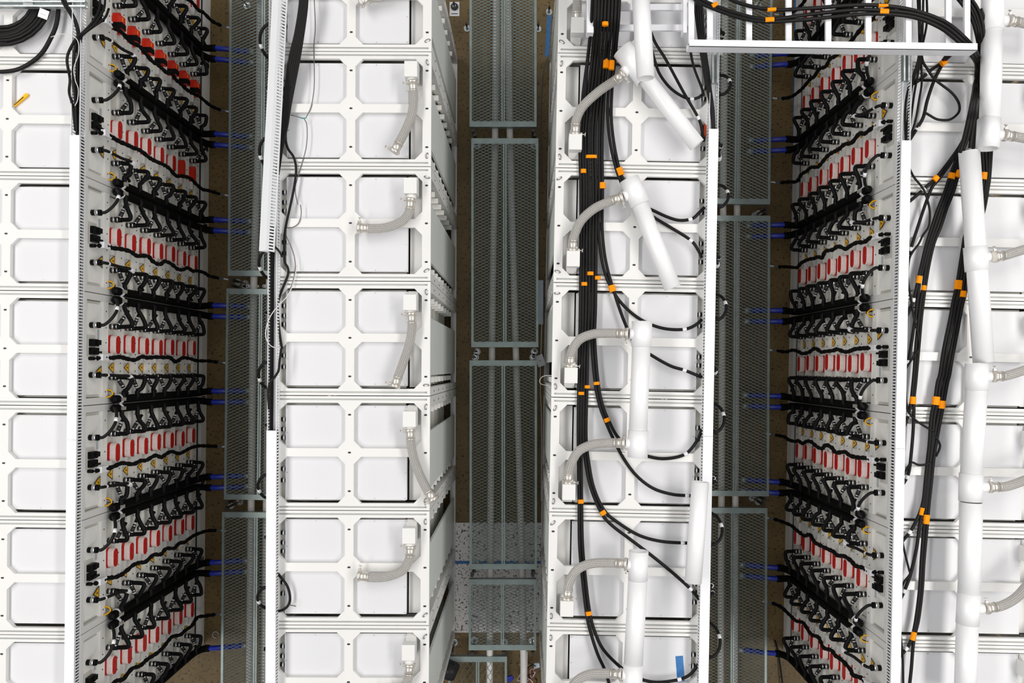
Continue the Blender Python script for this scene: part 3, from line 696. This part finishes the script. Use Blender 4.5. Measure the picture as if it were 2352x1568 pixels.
cable('black cable of the long right pair reaching the last visible rack',[(2216,-20,2.5),(2244,18,2.48),(2256,55,2.45),(2260,90,2.42),(2264,125,2.30),(2270,170,2.25),(2273,240,2.24),(2274,300,2.24),(2272,345),(2270,404),(2266,433),(2252,490),(2232,532),(2226,566),(2222,598),(2214,640),(2210,675),(2203,703),(2194,751),(2181,818),(2174,860),(2169,879),(2160,929),(2153,965),(2144,1013),(2138,1051),(2133,1109),(2128,1155),(2124,1192),(2121,1225),(2116,1290),(2112,1355),(2104,1420),(2096,1459),(2087,1482),(2078,1494),(2064,1510)],marks=[(2083,1489)],group=GR,z=2.226)
cable('rightmost black cable of the long pair running off the bottom edge',[(2252,20,2.45),(2264,60,2.42),(2268,110,2.35),(2276,170,2.27),(2279,240,2.24),(2280,300,2.24),(2277,345),(2273,404),(2269,433),(2258,490),(2238,532),(2233,566),(2229,598),(2222,640),(2217,675),(2210,703),(2201,751),(2188,818),(2181,860),(2176,879),(2167,929),(2160,965),(2151,1013),(2145,1051),(2139,1109),(2134,1155),(2131,1192),(2128,1225),(2122,1290),(2118,1355),(2110,1420),(2101,1459),(2097,1485),(2093,1537),(2087,1590)],group=GR,z=2.226)
cable('black cable forking left to the duct at the second seam of the rightmost row',[(2222,300),(2204,336),(2180,370),(2150,408),(2126,430),(2112,443),(2092,460),(2076,472)],marks=[(2120,436)],group=GR,z=2.222)
cable('black cable running down from the left tape of the rightmost row',[(2214,320),(2200,345),(2186,370),(2156,412),(2141,430),(2128,462),(2113,506),(2098,552),(2088,585)],marks=[(2092,571)],group=GR,z=2.222)
cable('black cable of the inner pair with rings at the third seam',[(2205,340),(2195,370),(2182,404),(2170,440),(2154,480),(2142,515),(2128,560),(2116,610),(2109,642),(2100,682),(2088,715),(2074,735)],marks=[(2097,690)],group=GR,z=2.222)
cable('black cable of the inner pair running beside the duct',[(2212,340),(2202,370),(2189,404),(2177,440),(2161,480),(2149,515),(2134,560),(2121,612),(2113,645),(2107,694),(2102,732),(2090,809),(2085,832),(2074,855)],marks=[(2085,832)],group=GR,z=2.222)
cable('black cable of the second inner pair ending in the duct at the fourth seam',[(2219,345),(2206,375),(2194,404),(2183,440),(2167,480),(2154,520),(2139,560),(2127,612),(2120,661),(2115,690),(2110,732),(2104,790),(2100,847),(2097,880),(2093,919),(2088,945),(2079,975),(2068,990)],marks=[(2087,953)],group=GR,z=2.222)
cable('black cable of the second inner pair curving to the fifth rack duct',[(2226,345),(2213,375),(2201,404),(2190,440),(2174,480),(2161,520),(2145,560),(2133,612),(2125,661),(2121,690),(2116,732),(2111,790),(2106,847),(2103,880),(2099,919),(2099,946),(2097,994),(2092,1051),(2087,1086),(2077,1107),(2066,1120)],marks=[(2084,1094)],group=GR,z=2.222)
cable('black cable emerging from the ladder down to the rightmost duct',[(2200,112,2.4),(2180,130,2.3),(2166,146),(2146,184),(2130,230),(2121,268),(2106,295),(2084,330)],marks=[(2104,298)],group=GR)
cable('black cable from the ladder with a white ring above the first lid',[(2196,108,2.4),(2174,128,2.3),(2160,146),(2142,158),(2128,170),(2112,184),(2092,195)],marks=[(2131,168)],group=GR)
cable('thin black cable making a wide loop over the second lid',[(2113,80,2.4),(2118,135,2.24),(2130,158),(2148,183),(2184,211),(2200,232),(2204,250),(2198,263),(2180,275),(2153,274),(2134,264),(2126,261),(2118,275),(2106,292)],r=.0088,group=GR,z=2.232)
GT='thin black cables entering the rightmost duct'
for i,(l,pts) in enumerate((
 ('thin black cable nearest the duct at the top of the rightmost row',[(2107,-20,2.35),(2111,70,2.33),(2110,130,2.27),(2098,172),(2087,201),(2080,239),(2079,287),(2081,330)]),
 ('thin black cable second from the duct at the top of the rightmost row',[(2112,-20,2.35),(2114,70,2.33),(2113,130,2.27),(2102,172),(2093,205),(2087,250),(2084,290),(2083,330)]),
 ('thin black cable third from the duct at the top of the rightmost row',[(2121,-20,2.35),(2119,70,2.33),(2115,130,2.27),(2108,172),(2100,215),(2094,260),(2088,300),(2086,330)]),
 ('thin black cable farthest from the duct at the top of the rightmost row',[(2128,-20,2.35),(2129,50,2.33),(2118,110,2.27),(2116,150),(2117,191),(2111,230),(2103,275),(2094,305),(2088,330)]),
 ('thin black cable crossing the branches at the second seam',[(2088,385),(2100,408),(2120,433),(2131,462),(2136,491),(2133,520),(2120,540),(2110,560),(2096,579),(2088,598),(2085,637),(2091,679),(2100,732),(2109,767),(2111,799),(2096,822),(2084,841),(2072,860)]),
 ('thin black cable slanting away from the duct at the fourth seam',[(2078,880),(2083,933),(2091,952),(2106,967),(2133,984),(2146,990)]),
 ('short thin black cable bowing out beside the long pair in the fifth rack',[(2148,1000),(2158,1018),(2158,1030),(2150,1048)]),
 ('thin black cable joining the duct to the long pair in the fifth rack',[(2138,1062),(2122,1067),(2108,1067),(2094,1062),(2082,1078),(2072,1100)]),
 ('thin black cable bulging from the duct in the sixth rack',[(2070,1230),(2078,1268),(2088,1308),(2090,1318),(2078,1334),(2068,1352)]),
 ('thin black cable beside the duct at the bottom edge of the rightmost row',[(2066,1440),(2071,1480),(2074,1530),(2075,1600)]))):
    cable(l,pts,r=.0078,group=GT,z=2.234)
for (l,x,y,w_,h_,a) in (('orange tape on the left fork at the second seam of the rightmost row',2149,410,13,12,-40),('square orange tape on the inner pairs at the second seam of the rightmost row',2186,404,16,13,-14),
  ('orange tape tucked beside the leaning pipe of the rightmost row',2200,399,11,16,-20),('orange tape right of the leaning pipe of the rightmost row',2260,404,14,16,-8),('orange tape nearest the duct above the third seam of the rightmost row',2111,642,12,17,-12),
  ('low orange tape second from the duct above the third seam',2122,661,11,11,-6),('large orange tape on the long pair above the third seam',2201,654,17,21,-6),('lower orange tape of the long pairs above the third seam',2212,675,14,14,-8),
  ('orange tape nearest the duct above the fourth seam of the rightmost row',2097,919,14,17,-4),('left orange tape of the long pairs above the fourth seam',2150,920,17,19,-6),('right orange tape of the long pairs above the fourth seam',2164,929,15,18,-6),
  ('slanted orange tape on the long pairs above the fifth seam',2117,1174,10,17,-14),('square orange tape on the long pairs at the fifth seam',2128,1192,14,21,-4),('lowest orange tape of the rightmost row',2098,1460,12,19,-14),
  ('orange tape just below the bridging ladder on the rightmost row',2167,143,15,13,-52)):
    tape(l,x,y,w_,h_,a,z=2.232 if y>150 else 2.24)
# ------------------------------------------------------------------ PVC pipes and tees
def pipe_run(label, segs, tees=(), print_line=False, z=2.42):
    # segs: list of (p0,p1,radius); tees: (p0,p1,radius,branch_dir_px, branch_len) ; all in photo px at height z
    o=Vector(U(*segs[0][0],z)); t=thing('pvc_pipe',label,'pipe',tuple(o),0,'white plastic pipes on the racks')
    def P(p): return Vector(U(p[0],p[1],z))-o
    for (a,b,r) in segs:
        m=MB(); m.tube([P(a),P(b)],r,'pvc',28,True,.90); m.build('pipe_length',t)
        if print_line:
            m=MB(); A,B=P(a),P(b); d=(B-A).normalized(); s=d.cross(Vector((0,0,1)))*-1
            q=(B-A).length; x=.05
            rnd=random.Random(int(a[1])+5)
            while x<q-.08:
                l=rnd.uniform(.006,.020); c=A+d*x+s*(r*.30*print_line)+Vector((0,0,r*math.sqrt(1-.09)+.0006)); m.bar(c,c+d*l,.0035,.0006,'grey_print'); x+=l+rnd.uniform(.004,.012)
            m.build('printed_line',t,label='fine printed marking along the pipe',kind='stuff')
    for (a,b,r,bd) in tees:
        m=MB(); A,B=P(a),P(b); m.tube([A,B],r,'pvc',28,True,.86); 
        m.build('tee_fitting',t)
        if bd:
            c=(A+B)/2 if len(bd)==2 else P(bd[2]); c=Vector((c.x,c.y,0)); e=P((bd[0],bd[1])); 
            m=MB(); dd=(e-c).normalized(); m.tube([c+dd*r*.6,e],.036,'pvc',20); m.build('tee_branch',t)
pipe_run('topmost upright white pipe ending over the third row',[((1469.5,-40),(1483,180),.0575)],print_line=.5,z=2.60)
pipe_run('diagonal white pipe with a tee on the second rack of the third row',[((1462,152),(1601,333),.0555)],[((1430,113),(1483,180),.076,(1431,170,(1452,141)))],print_line=-.7,z=2.30)
pipe_run('leaning white pipe with a tee on the third rack of the third row',[((1465,458),(1545,661),.0580)],[((1445,411),(1470,470),.067,(1432,452,(1455,442)))],z=2.30)
pipe_run('upright white pipe with two tees across the fourth seam of the third row',[((1473,790),(1465.5,992),.0615)],[((1474.5,738),(1473,796),.068,(1446,766)),((1466,988),(1464,1050),.068,(1436,1017))],z=2.42)
pipe_run('plain white pipe leaning on the third-row duct',[((1608.5,1106),(1592,1337),.0575)],z=2.36)
pipe_run('lowest upright white pipe of the third row with tees',[((1465,1328),(1454.5,1528),.0640)],[((1467,1265),(1465,1332),.0655,(1440,1294)),((1454.5,1524),(1451,1600),.0660,(1428,1548,(1453,1550)))],z=2.42)
pipe_run('topmost white pipe of the rightmost row with two tees',[((2279,68),(2274,278),.0655)],[((2281,-40),(2279,72),.071,(2312,48,(2280,48))),((2272,274),(2268,342),.072,(2301,311))],z=2.42)
pipe_run('long leaning white pipe of the rightmost row',[((2226,348),(2259,832),.0660)],[((2240,567),(2244,622),.075,(2277,588))],print_line=-.3,z=2.37)
pipe_run('white pipe between two tees on the lower rightmost row',[((2243,890),(2231,1090),.0685)],[((2244,835),(2243,896),.0735,(2275,864)),((2230.5,1087),(2229,1150),.0745,(2267,1118))],print_line=.25,z=2.40)
pipe_run('lowest white pipe of the rightmost row running off the bottom',[((2231,1153),(2226,1370),.0705),((2222,1426),(2216,1620),.0685)],[((2226,1362),(2222,1432),.0725,(2258,1397))],z=2.40)
# ------------------------------------------------------------------ braided steel hoses
def braided(label, pts, z0, z1, clamp_end=True, r=.0315, wing=1):
    n=len(pts); P=spl([U(p[0],p[1],(p[2] if len(p)>2 else z0+(z1-z0)*i/(n-1))) for i,p in enumerate(pts)],7)
    o=Vector(P[0]); P=[p-o for p in P]
    t=thing('braided_hose',label,'hose',tuple(o),0,'braided steel coolant hoses')
    m=MB(); m.tube(P,r,'braid',20); m.build('braided_sleeve',t)
    for e,(a,b) in enumerate(((P[0],P[1]),(P[-1],P[-2]))):
        d=(b-a).normalized()
        m=MB(); m.tube([a-d*.012,a+d*.052],r+.0012,'steel',20); m.tube([a+d*.048,a+d*.056],r+.003,'steel',20); m.build('collar',t)
        m=MB(); m.tube([a-d*.022,a-d*.016,a-d*.004,a+d*.002],[r+.003,r+.0095,r+.0095,r+.003],'steel',20)
        s=d.cross(Vector((0,0,1))).normalized()*wing*(1 if e==0 else -1)
        c=a-d*.010+s*(r+.012); m.box(c.x-.007,c.x+.007,c.y-.007,c.y+.007,c.z-.010,c.z+.010,'steel')
        m.cyl(c,c+s*.024,.0042,'chrome',8); w1=c+s*.026; m.bar(w1-d*.012,w1+d*.012,.005,.010,'steel'); m.cyl(c-d*.012,c+d*.012,.005,'steel',8)
        m.build('clamp',t,label='steel clamp with wing bolt')
HB=2.258
braided('braided steel hose leaving the topmost rack of the third row',[(1325,45),(1326,10),(1328,-40)],HB,2.35)
braided('braided steel hose to the diagonal pipe on the third row',[(1321,304),(1324,275),(1340,243),(1378,208),(1412,185),(1427,173)],HB,2.32)
braided('braided steel hose to the leaning tee on the third row',[(1315,570),(1318,545),(1334,508),(1365,479),(1400,463),(1424,455)],HB,2.32)
braided('braided steel hose to the upper tee of the fourth-seam pipe',[(1309,835),(1314,806),(1331,780),(1362,767),(1402,765),(1437,766)],HB,2.41)
braided('braided steel hose to the lower tee of the fourth-seam pipe',[(1305,1103),(1310,1070),(1328,1037),(1360,1021),(1398,1017),(1430,1017)],HB,2.41)
braided('braided steel hose to the upper tee of the lowest third-row pipe',[(1302,1369),(1308,1336),(1326,1308),(1358,1294),(1400,1292),(1434,1294)],HB,2.41)
braided('braided steel hose at the bottom edge of the third row',[(1294,1640),(1302,1600),(1322,1566),(1352,1549),(1392,1546),(1422,1548)],HB,2.41)
braided('loose braided hose on the second rack, second row, bending down-left',[(948,192),(950,230),(945,265),(931,300),(915,330),(907,344)],HB,2.262)
braided('loose braided hose on the third rack, second row, hooking left',[(943,462),(940,485),(925,507),(893,521),(860,525),(828,523)],HB,2.262)
braided('loose braided hose on the fourth rack, second row, hanging down-left',[(945,724),(946,752),(940,790),(925,835),(908,882)],HB,2.262)
braided('loose braided hose on the fifth rack, second row, bending down-right',[(942,991),(944,1020),(951,1055),(965,1092),(982,1126),(993,1143)],HB,2.262)
braided('loose braided hose on the sixth rack, second row, hooking left',[(943,1259),(940,1284),(925,1309),(893,1323),(860,1326),(828,1322)],HB,2.262)
braided('loose braided hose at the bottom edge of the second row',[(941,1530),(938,1556),(925,1580),(895,1592)],HB,2.262)
braided('loose braided hose at the top edge of the second row',[(946,-75),(940,-45),(915,-20),(880,-8),(850,-4),(832,4)],HB,2.262)
for (l,pts) in (('topmost braided hose at the right edge',[(2322,48),(2345,52),(2400,64)]),('second braided hose from the top at the right edge',[(2312,311),(2345,316),(2410,330)]),
   ('third braided hose from the top at the right edge',[(2289,589),(2310,586),(2352,573),(2400,560)]),('fourth braided hose from the top at the right edge',[(2287,864),(2310,863),(2352,850),(2400,832)]),
   ('fifth braided hose from the top at the right edge',[(2278,1118),(2310,1117),(2352,1103),(2400,1080)]),('lowest braided hose at the right edge',[(2270,1396),(2300,1391),(2330,1375),(2352,1353),(2385,1310)])):
    braided(l,pts,2.41,2.36,wing=-1)
# ------------------------------------------------------------------ second row cables and wires
G2='black cables of the second row'
for i in range(6):
    dx=(i-2.5)
    cable('black cable of the second-row top bundle, %s from the left'%ORD[i].replace('topmost','first'),[(699+dx*3.2,-30,2.34),(696+dx*3.4,20,2.33),(687+dx*3.8,80,2.31),(677+dx*4.6,130,2.28),(667+dx*4.0,190,2.25),(659+dx*3.0,245,2.24),(654+dx*2.2,290,2.235),(645+dx*1.4,340,2.235),(637+dx,400,2.23)],r=.0085,z=2.24,group=G2)
cable('black cable wandering down the left edge of the second-row lids',[(668,200,2.25),(657,255),(654,300),(660,338),(675,362),(680,393),(674,438),(665,480),(658,512),(654,537),(653,570),(654,601),(661,615),(661,632),(648,665),(640,690),(638,715),(640,743),(643,772),(648,800)],r=.0088,z=2.216,group=G2)
for j,(xa,xb) in enumerate(((618,619),(623,622),(627,626))):
    cable('black cable lying in the open second-row duct, %s from the left'%('first','second','third')[j],[(xa+5,520),(xa+1,600),(xa,700),(xa-.5,800),(xb,900),(xb-1,985),(xb-1,1010)],r=.0078,z=2.232,group=G2)
cable('short black cable hopping out of the open second-row duct',[(624,560),(633,568),(642,578),(648,590)],r=.007,z=2.285,group=G2)
cable('short black cable leaving the open duct at the fourth rack',[(646,800),(642,830),(640,850),(632,864),(621,878),(616,900),(618,940)],r=.0085,z=2.29,group=G2)
cable('bent black lead with a plug on the sixth rack of the second row',[(632,1310),(645,1325),(660,1346),(666,1370),(663,1388),(650,1400),(632,1404)],r=.0095,z=2.21,group=G2)
cable('small grey lead plug beside the bent black lead',[(664,1389),(672,1390),(680,1392)],r=.0035,z=2.215,mt='wire_brown',name='lead_plug',cat='plug')
GW='thin loose wires'
cable('thin grey wire down the top of the second row',[(721,-20),(724,60),(721,110),(722,190),(716,240),(706,264),(698,271),(668,264)],r=.003,z=2.206,mt='wire_grey',name='wire',cat='wire',group=GW,n=6)
cable('thin grey wire hanging below the teal splice',[(698,271),(705,290),(703,340),(686,400),(678,435),(684,470)],r=.003,z=2.206,mt='wire_grey',name='wire',cat='wire',group=GW,n=6)
cable('tiny teal wire splice on the second lid of the second row',[(690,271),(698,272),(704,270)],r=.004,z=2.207,mt='teal',name='wire_splice',cat='wire',n=6)
cable('thin brown wire curling over the third lid of the second row',[(690,470),(692,490),(686,512),(672,522),(658,523)],r=.003,z=2.208,mt='wire_brown',name='wire',cat='wire',group=GW,n=6)
cable('thin brown wire bowing across the lower third lid of the second row',[(657,541),(670,570),(677,595),(678,620),(672,650),(662,672)],r=.003,z=2.208,mt='wire_brown',name='wire',cat='wire',group=GW,n=6)
cable('pale pink wire sweeping over the open second-row duct',[(682,610,2.22),(675,645,2.22),(662,677,2.24),(636,705,2.29),(619,730,2.31),(611,756,2.31),(611,775,2.31),(619,791,2.30),(631,798,2.29),(644,797,2.24)],r=.0032,z=2.25,mt='wire_white',name='wire',cat='wire',group=GW,n=6)
# ------------------------------------------------------------------ third row, right edge
G3='black cables entering the third-row duct'
cable('black cable from under the topmost pipe to the orange plug',[(1490,60,2.24),(1505,98),(1530,138),(1569,210),(1604,271),(1613,302),(1616,325)],r=.0105,z=2.232,marks=[(1605,274)],group=G3)
cable('black cable curving right under the diagonal pipe end',[(1496,110),(1504,140),(1517,173),(1543,205),(1578,226),(1602,225),(1616,215)],r=.0105,z=2.222,marks=[(1590,227)],group=G3)
cable('black cable hanging straight from the ladder corner',[(1582,60,2.4),(1585,110,2.3),(1594,155),(1611,200),(1616,220)],r=.0088,z=2.24,group=G3)
for j in range(4):
    dx=j*4
    cable('black cable of the third-row corner bundle, %s from the left'%('first','second','third','fourth')[j],[(1592+dx*1.6,-20,2.36),(1600+dx*1.2,50,2.34),(1608+dx,110,2.31),(1616+dx*.9,160,2.29),(1624+dx*.7,205,2.275),(1632+dx*.5,245,2.265),(1636+dx*.4,290,2.25),(1636+dx*.4,330,2.235)],r=.0082,z=2.26,group=G3)
c=U(1622,296,2.19); m=MB(); m.box(c[0]-.012,c[0]+.012,c[1]-.045,c[1]+.04,2.10,2.19,'orange_plastic'); m.box(c[0]-.028,c[0]-.012,c[1]-.04,c[1]+.03,2.10,2.17,'black_rubber'); m.build('orange_plug',label='orange plug beside the end of the diagonal pipe',cat='plug')
# strut channels standing at the duct ends
def strut(label,x,y,h0,h1,lpx,ang=0):
    c=U(x,y,h1); l=lpx*(H-h1)/FPX; m=MB(); P='galv'
    m.box(-.021,-.018,-l/2,l/2,h0,h1,P); m.box(.018,.021,-l/2,l/2,h0,h1,P); m.box(-.018,.018,-l/2,l/2,h0,h0+.003,P)
    m.box(-.018,-.010,-l/2,l/2,h1-.003,h1,P); m.box(.010,.018,-l/2,l/2,h1-.003,h1,P)
    o=ob('strut_channel',m.mesh('strut_channel'),None,(c[0],c[1],0),ang,label,'strut','strut channels'); return o
strut('galvanised strut channel under the bridging ladder on the third row',1643,155,2.285,2.326,70)
strut('galvanised strut channel under the bridging ladder on the rightmost row',2083,150,2.285,2.326,70)
strut('galvanised strut channel across the top of the leftmost row',80,8,2.255,2.296,230,PI/2)
# ------------------------------------------------------------------ leftmost row, top
m=MB(); C=Vector(U(2,-8,2.22)); pts=[]; kz=(H-2.24)/FPX
rnd=random.Random(3)
for i in range(7*28+1):
    a=2*PI*i/28; tt=i/(7*28); r=(68+44*((tt*7)%7)/6.4)*kz+.006*math.sin(a*1+tt*9)
    pts.append((C.x+r*math.cos(a),C.y+r*math.sin(a)*.98,2.218+.010*(1+math.sin(a*.5+tt*20))+.012*tt*(1 if int(tt*7)%2 else .3)))
m.tube(pts,.0125,'cable_black',9); t=thing('cable_coil','coil of thick black cable on the topmost leftmost rack','cable',(0,0,0)); m.build('sheath',t)
for (x,y,a) in ((64,5,.1),(100,32,-.35)):
    c=U(x,y,2.27); mm=MB(); mm.box(-.032,.032,-.03,.03,-.001,.0012,'label_white'); mm.box(-.018,.018,-.006,-.002,.0012,.0016,'grey_print'); o=mm.build('paper_tag',t,label='white paper tag'); o.location=c; o.rotation_euler=(.1,.15,a)
cable('thick black cable sweeping from the coil to the left edge',[(139,-20),(136,7),(130,54),(117,87),(97,121),(71,144),(39,160),(0,165),(-30,163)],r=.0145,z=2.222)
GT1='black cables at the leftmost duct end'
for (l,pts,r) in (('black cable dropping from the strut into the leftmost duct',[(138,-15,2.30),(146,8,2.30),(160,30,2.27),(173,54,2.25),(179,80,2.26),(174,100,2.29),(170,134,2.29),(168,173,2.29),(172,217,2.28),(174,260,2.26),(178,320,2.23)],.0095),
  ('second black cable dropping from the strut into the leftmost duct',[(142,-15,2.30),(152,8,2.30),(166,32,2.27),(177,56,2.25),(182,82,2.26),(180,110,2.28),(177,160,2.27),(177,217,2.25),(179,260,2.24),(180,320,2.23)],.0095),
  ('black cable bulging left of the open leftmost duct',[(184,76,2.30),(169,98,2.30),(157,122,2.28),(154,140,2.27),(157,160,2.27),(161,184,2.28),(159,212,2.28),(166,240,2.27),(174,300,2.24)],.0095),
  ('black cable reaching across the aisle to the duct end',[(228,-20,2.22),(229,20,2.25),(213,50,2.29),(192,73,2.305),(180,86,2.29),(178,120,2.27),(180,180,2.25),(182,300,2.24)],.0078),
  ('second black cable reaching across the aisle to the duct end',[(242,-10,2.22),(238,22,2.25),(218,54,2.29),(195,75,2.30),(183,90,2.28),(181,140,2.26),(183,300,2.24)],.0078),
  ('third black cable reaching across the aisle to the duct end',[(250,20,2.20),(240,42,2.25),(212,63,2.29),(195,76,2.295),(186,92,2.27),(185,160,2.25),(185,300,2.24)],.0078)):
    cable(l,pts,r=r,group=GT1)
cable('thin white wire arching over the cables at the leftmost duct',[(117,85,2.25),(143,78,2.29),(168,83,2.31),(180,98,2.31),(180,125,2.31),(170,156,2.31),(173,184,2.31),(180,205,2.31),(178,230,2.31),(172,243,2.30)],r=.0028,mt='wire_white',name='wire',cat='wire',group=GW,n=6)
# knife
t=thing('utility_knife','orange utility knife lying on the second lid of the leftmost row','knife',U(50,231,2.166),math.atan2(35,40))
m=MB(); m.prism([(-.062,-.007),(.05,-.011),(.062,-.010),(.066,0),(.060,.011),(.045,.011),(-.062,.006)],.002,.016,'yellow'); m.build('handle',t)
m=MB(); m.prism([(-.055,-.0025),(.03,-.0025),(.03,.0025),(-.055,.0025)],.016,.0185,'ink'); m.build('slider_track',t)
m=MB(); m.prism([(-.085,-.006),(-.06,-.005),(-.06,.004)],.008,.010,'steel'); m.build('blade',t)
# ------------------------------------------------------------------ floor details
def strip(label,x0,y0,x1,y1,wd,z,mt='blue_tape',name='floor_tape',cat='tape',h=.0012):
    a=Vector(U(x0,y0,z)); b=Vector(U(x1,y1,z)); m=MB(); m.bar(a+Vector((0,0,h/2)),b+Vector((0,0,h/2)),wd,h,mt); return m.build(name,label=label,cat=cat)
strip('blue tape line on the floor along the rightmost rack row',1829,-30,1813,1120,.03,0)
strip('blue tape line across the floor of the middle aisle',1046,1291,1243,1291,.028,.0045)
strip('blue tape along the foot of the third rack row at the top',1262,30,1256,130,.04,0)
strip('blue masking tape stuck on the last visible lid of the third row',1560,1506,1566,1590,.052,2.164,h=.001)
# anchor sign plate with bolt
t=thing('anchor_plate','white printed plate with a bolt on the floor at the top','plate',U(1044,21,0.0),0)
m=MB(); m.box(-.047,.047,-.068,.068,.0,.003,'label_white'); m.box(-.032,.032,-.050,-.042,.003,.0034,'ink'); m.build('plate',t)
m=MB(); m.cyl((0,.02,.003),(0,.02,.014),.036,'dark_metal',18); m.cyl((0,.02,.014),(0,.02,.03),.018,'chrome',6); m.cyl((0,.02,.03),(0,.02,.10),.010,'dark_metal',10); m.build('bolt',t)
def anchor(label,x,y,z=0):
    t=thing('floor_anchor',label,'bolt',U(x,y,z),0,'floor anchor bolts')
    m=MB(); m.cyl((0,0,0),(0,0,.008),.032,'galv',16); m.build('washer',t)
    m=MB(); m.cyl((0,0,.008),(0,0,.028),.017,'chrome',6); m.cyl((0,0,.028),(0,0,.13),.010,'dark_metal',10); m.build('stud',t)
anchor('anchor bolt left of the topmost middle aisle cover',1073,66); anchor('lower anchor bolt right of the topmost middle aisle cover',1236,67); anchor('upper anchor bolt right of the topmost middle aisle cover',1261,28)
anchor('anchor bolt in the first gap of the right aisle',1742,490); anchor('anchor bolt in the second gap of the right aisle',1741,1152); anchor('anchor bolt in the first gap of the left aisle',547,648); anchor('anchor bolt in the second gap of the left aisle',531,1161)
# paper cards by the third row
c=U(1241,828,.15); m=MB(); m.box(-.038,.038,-.055,.055,0,.002,'label_white'); m.box(-.004,.004,-.004,.004,.002,.0025,'ink'); o=ob('paper_card',m.mesh('paper_card'),None,c,.35,'white paper card beside the middle aisle cover','card')
c=U(1241,694,.12); m=MB(); m.box(-.028,.028,-.21,.21,0,.004,'pale_blue'); o=ob('binder_sheet',m.mesh('binder_sheet'),None,c,0,'pale blue sheet beside the middle aisle cover','sheet')
cable('thin grey wire hanging along the foot of the third row',[(1262,125,1.2),(1250,160,.8),(1244,230,.4),(1243,330,.2),(1245,420,.1)],r=.005,mt='wire_grey',name='wire',cat='wire',group=GW,n=6)
cable('thin pale wire running down beside the middle aisle cover',[(1246,700,.14),(1243,790,.14),(1241,880,.14),(1244,980,.1),(1243,1150,.1)],r=.004,mt='wire_white',name='wire',cat='wire',group=GW,n=6)
cable('pale wire loop sticking out of the third row rear',[(1272,862,1.6),(1250,863,1.55),(1240,872,1.5),(1244,882,1.45),(1270,886,1.4)],r=.003,mt='wire_white',name='wire',cat='wire',group=GW,n=6)
# bottom of the middle aisle: riser pipe, wires, roll
px_tube('riser_pipe','white upright-running pipe at the bottom of the middle aisle','pipe',[(1204,1494),(1203,1540),(1202,1600)],.034,'pvc',14,None,.24)
rnd=random.Random(11)
for i in range(10):
    x=1200+rnd.uniform(-4,38); y=1515+rnd.uniform(-10,45); pts=[]
    for q in range(6): pts.append((x+rnd.uniform(-16,16),y+q*9+rnd.uniform(-9,9),.05+rnd.uniform(0,.16)))
    cable('loose thin %s wire in the tangle at the bottom of the middle aisle'%('pale','dark','red')[i%3],pts,r=.0042,mt=('wire_white','cable_black','wire_red')[i%3],name='wire',cat='wire',group='tangled wires at the bottom of the middle aisle',n=6)
for (l,x,y,a) in (('blue clip in the wire tangle, right of the white pipe',1232,1526,.4),('blue cloth scrap beside the bottom cover corner',1172,1556,.8)):
    c=U(x,y,.1); m=MB(); m.prism([(-.028,-.02),(.025,-.026),(.032,.012),(-.005,.03),(-.03,.012)],0,.03,'blue_hose' if y>1540 else 'pale_blue'); ob('blue_clip',m.mesh('blue_clip'),None,c,a,l,'clip')
c=U(1036,1548,.5); m=MB(); m.tube([(c[0]-.05,c[1]-.07,.36),(c[0]+.0,c[1]+.05,.37)],.075,'grey_rubber',20,True,.3); m.build('grey_roll',label='dark grey roll standing at the bottom of the middle aisle',cat='roll')
cable('black cable drooping at the foot of the rightmost row bottom',[(1800,1590,.05),(1788,1500,.02),(1780,1470,.02)],r=.008,z=.02)
m=MB(); c=U(495,1457,0.01); m.tube([(c[0]+.03*math.cos(a*.5),c[1]+.03*math.sin(a*.5),.008) for a in range(11)],.004,'galv',6); m.build('wire_ring',label='open metal ring lying on the left aisle floor',cat='ring')
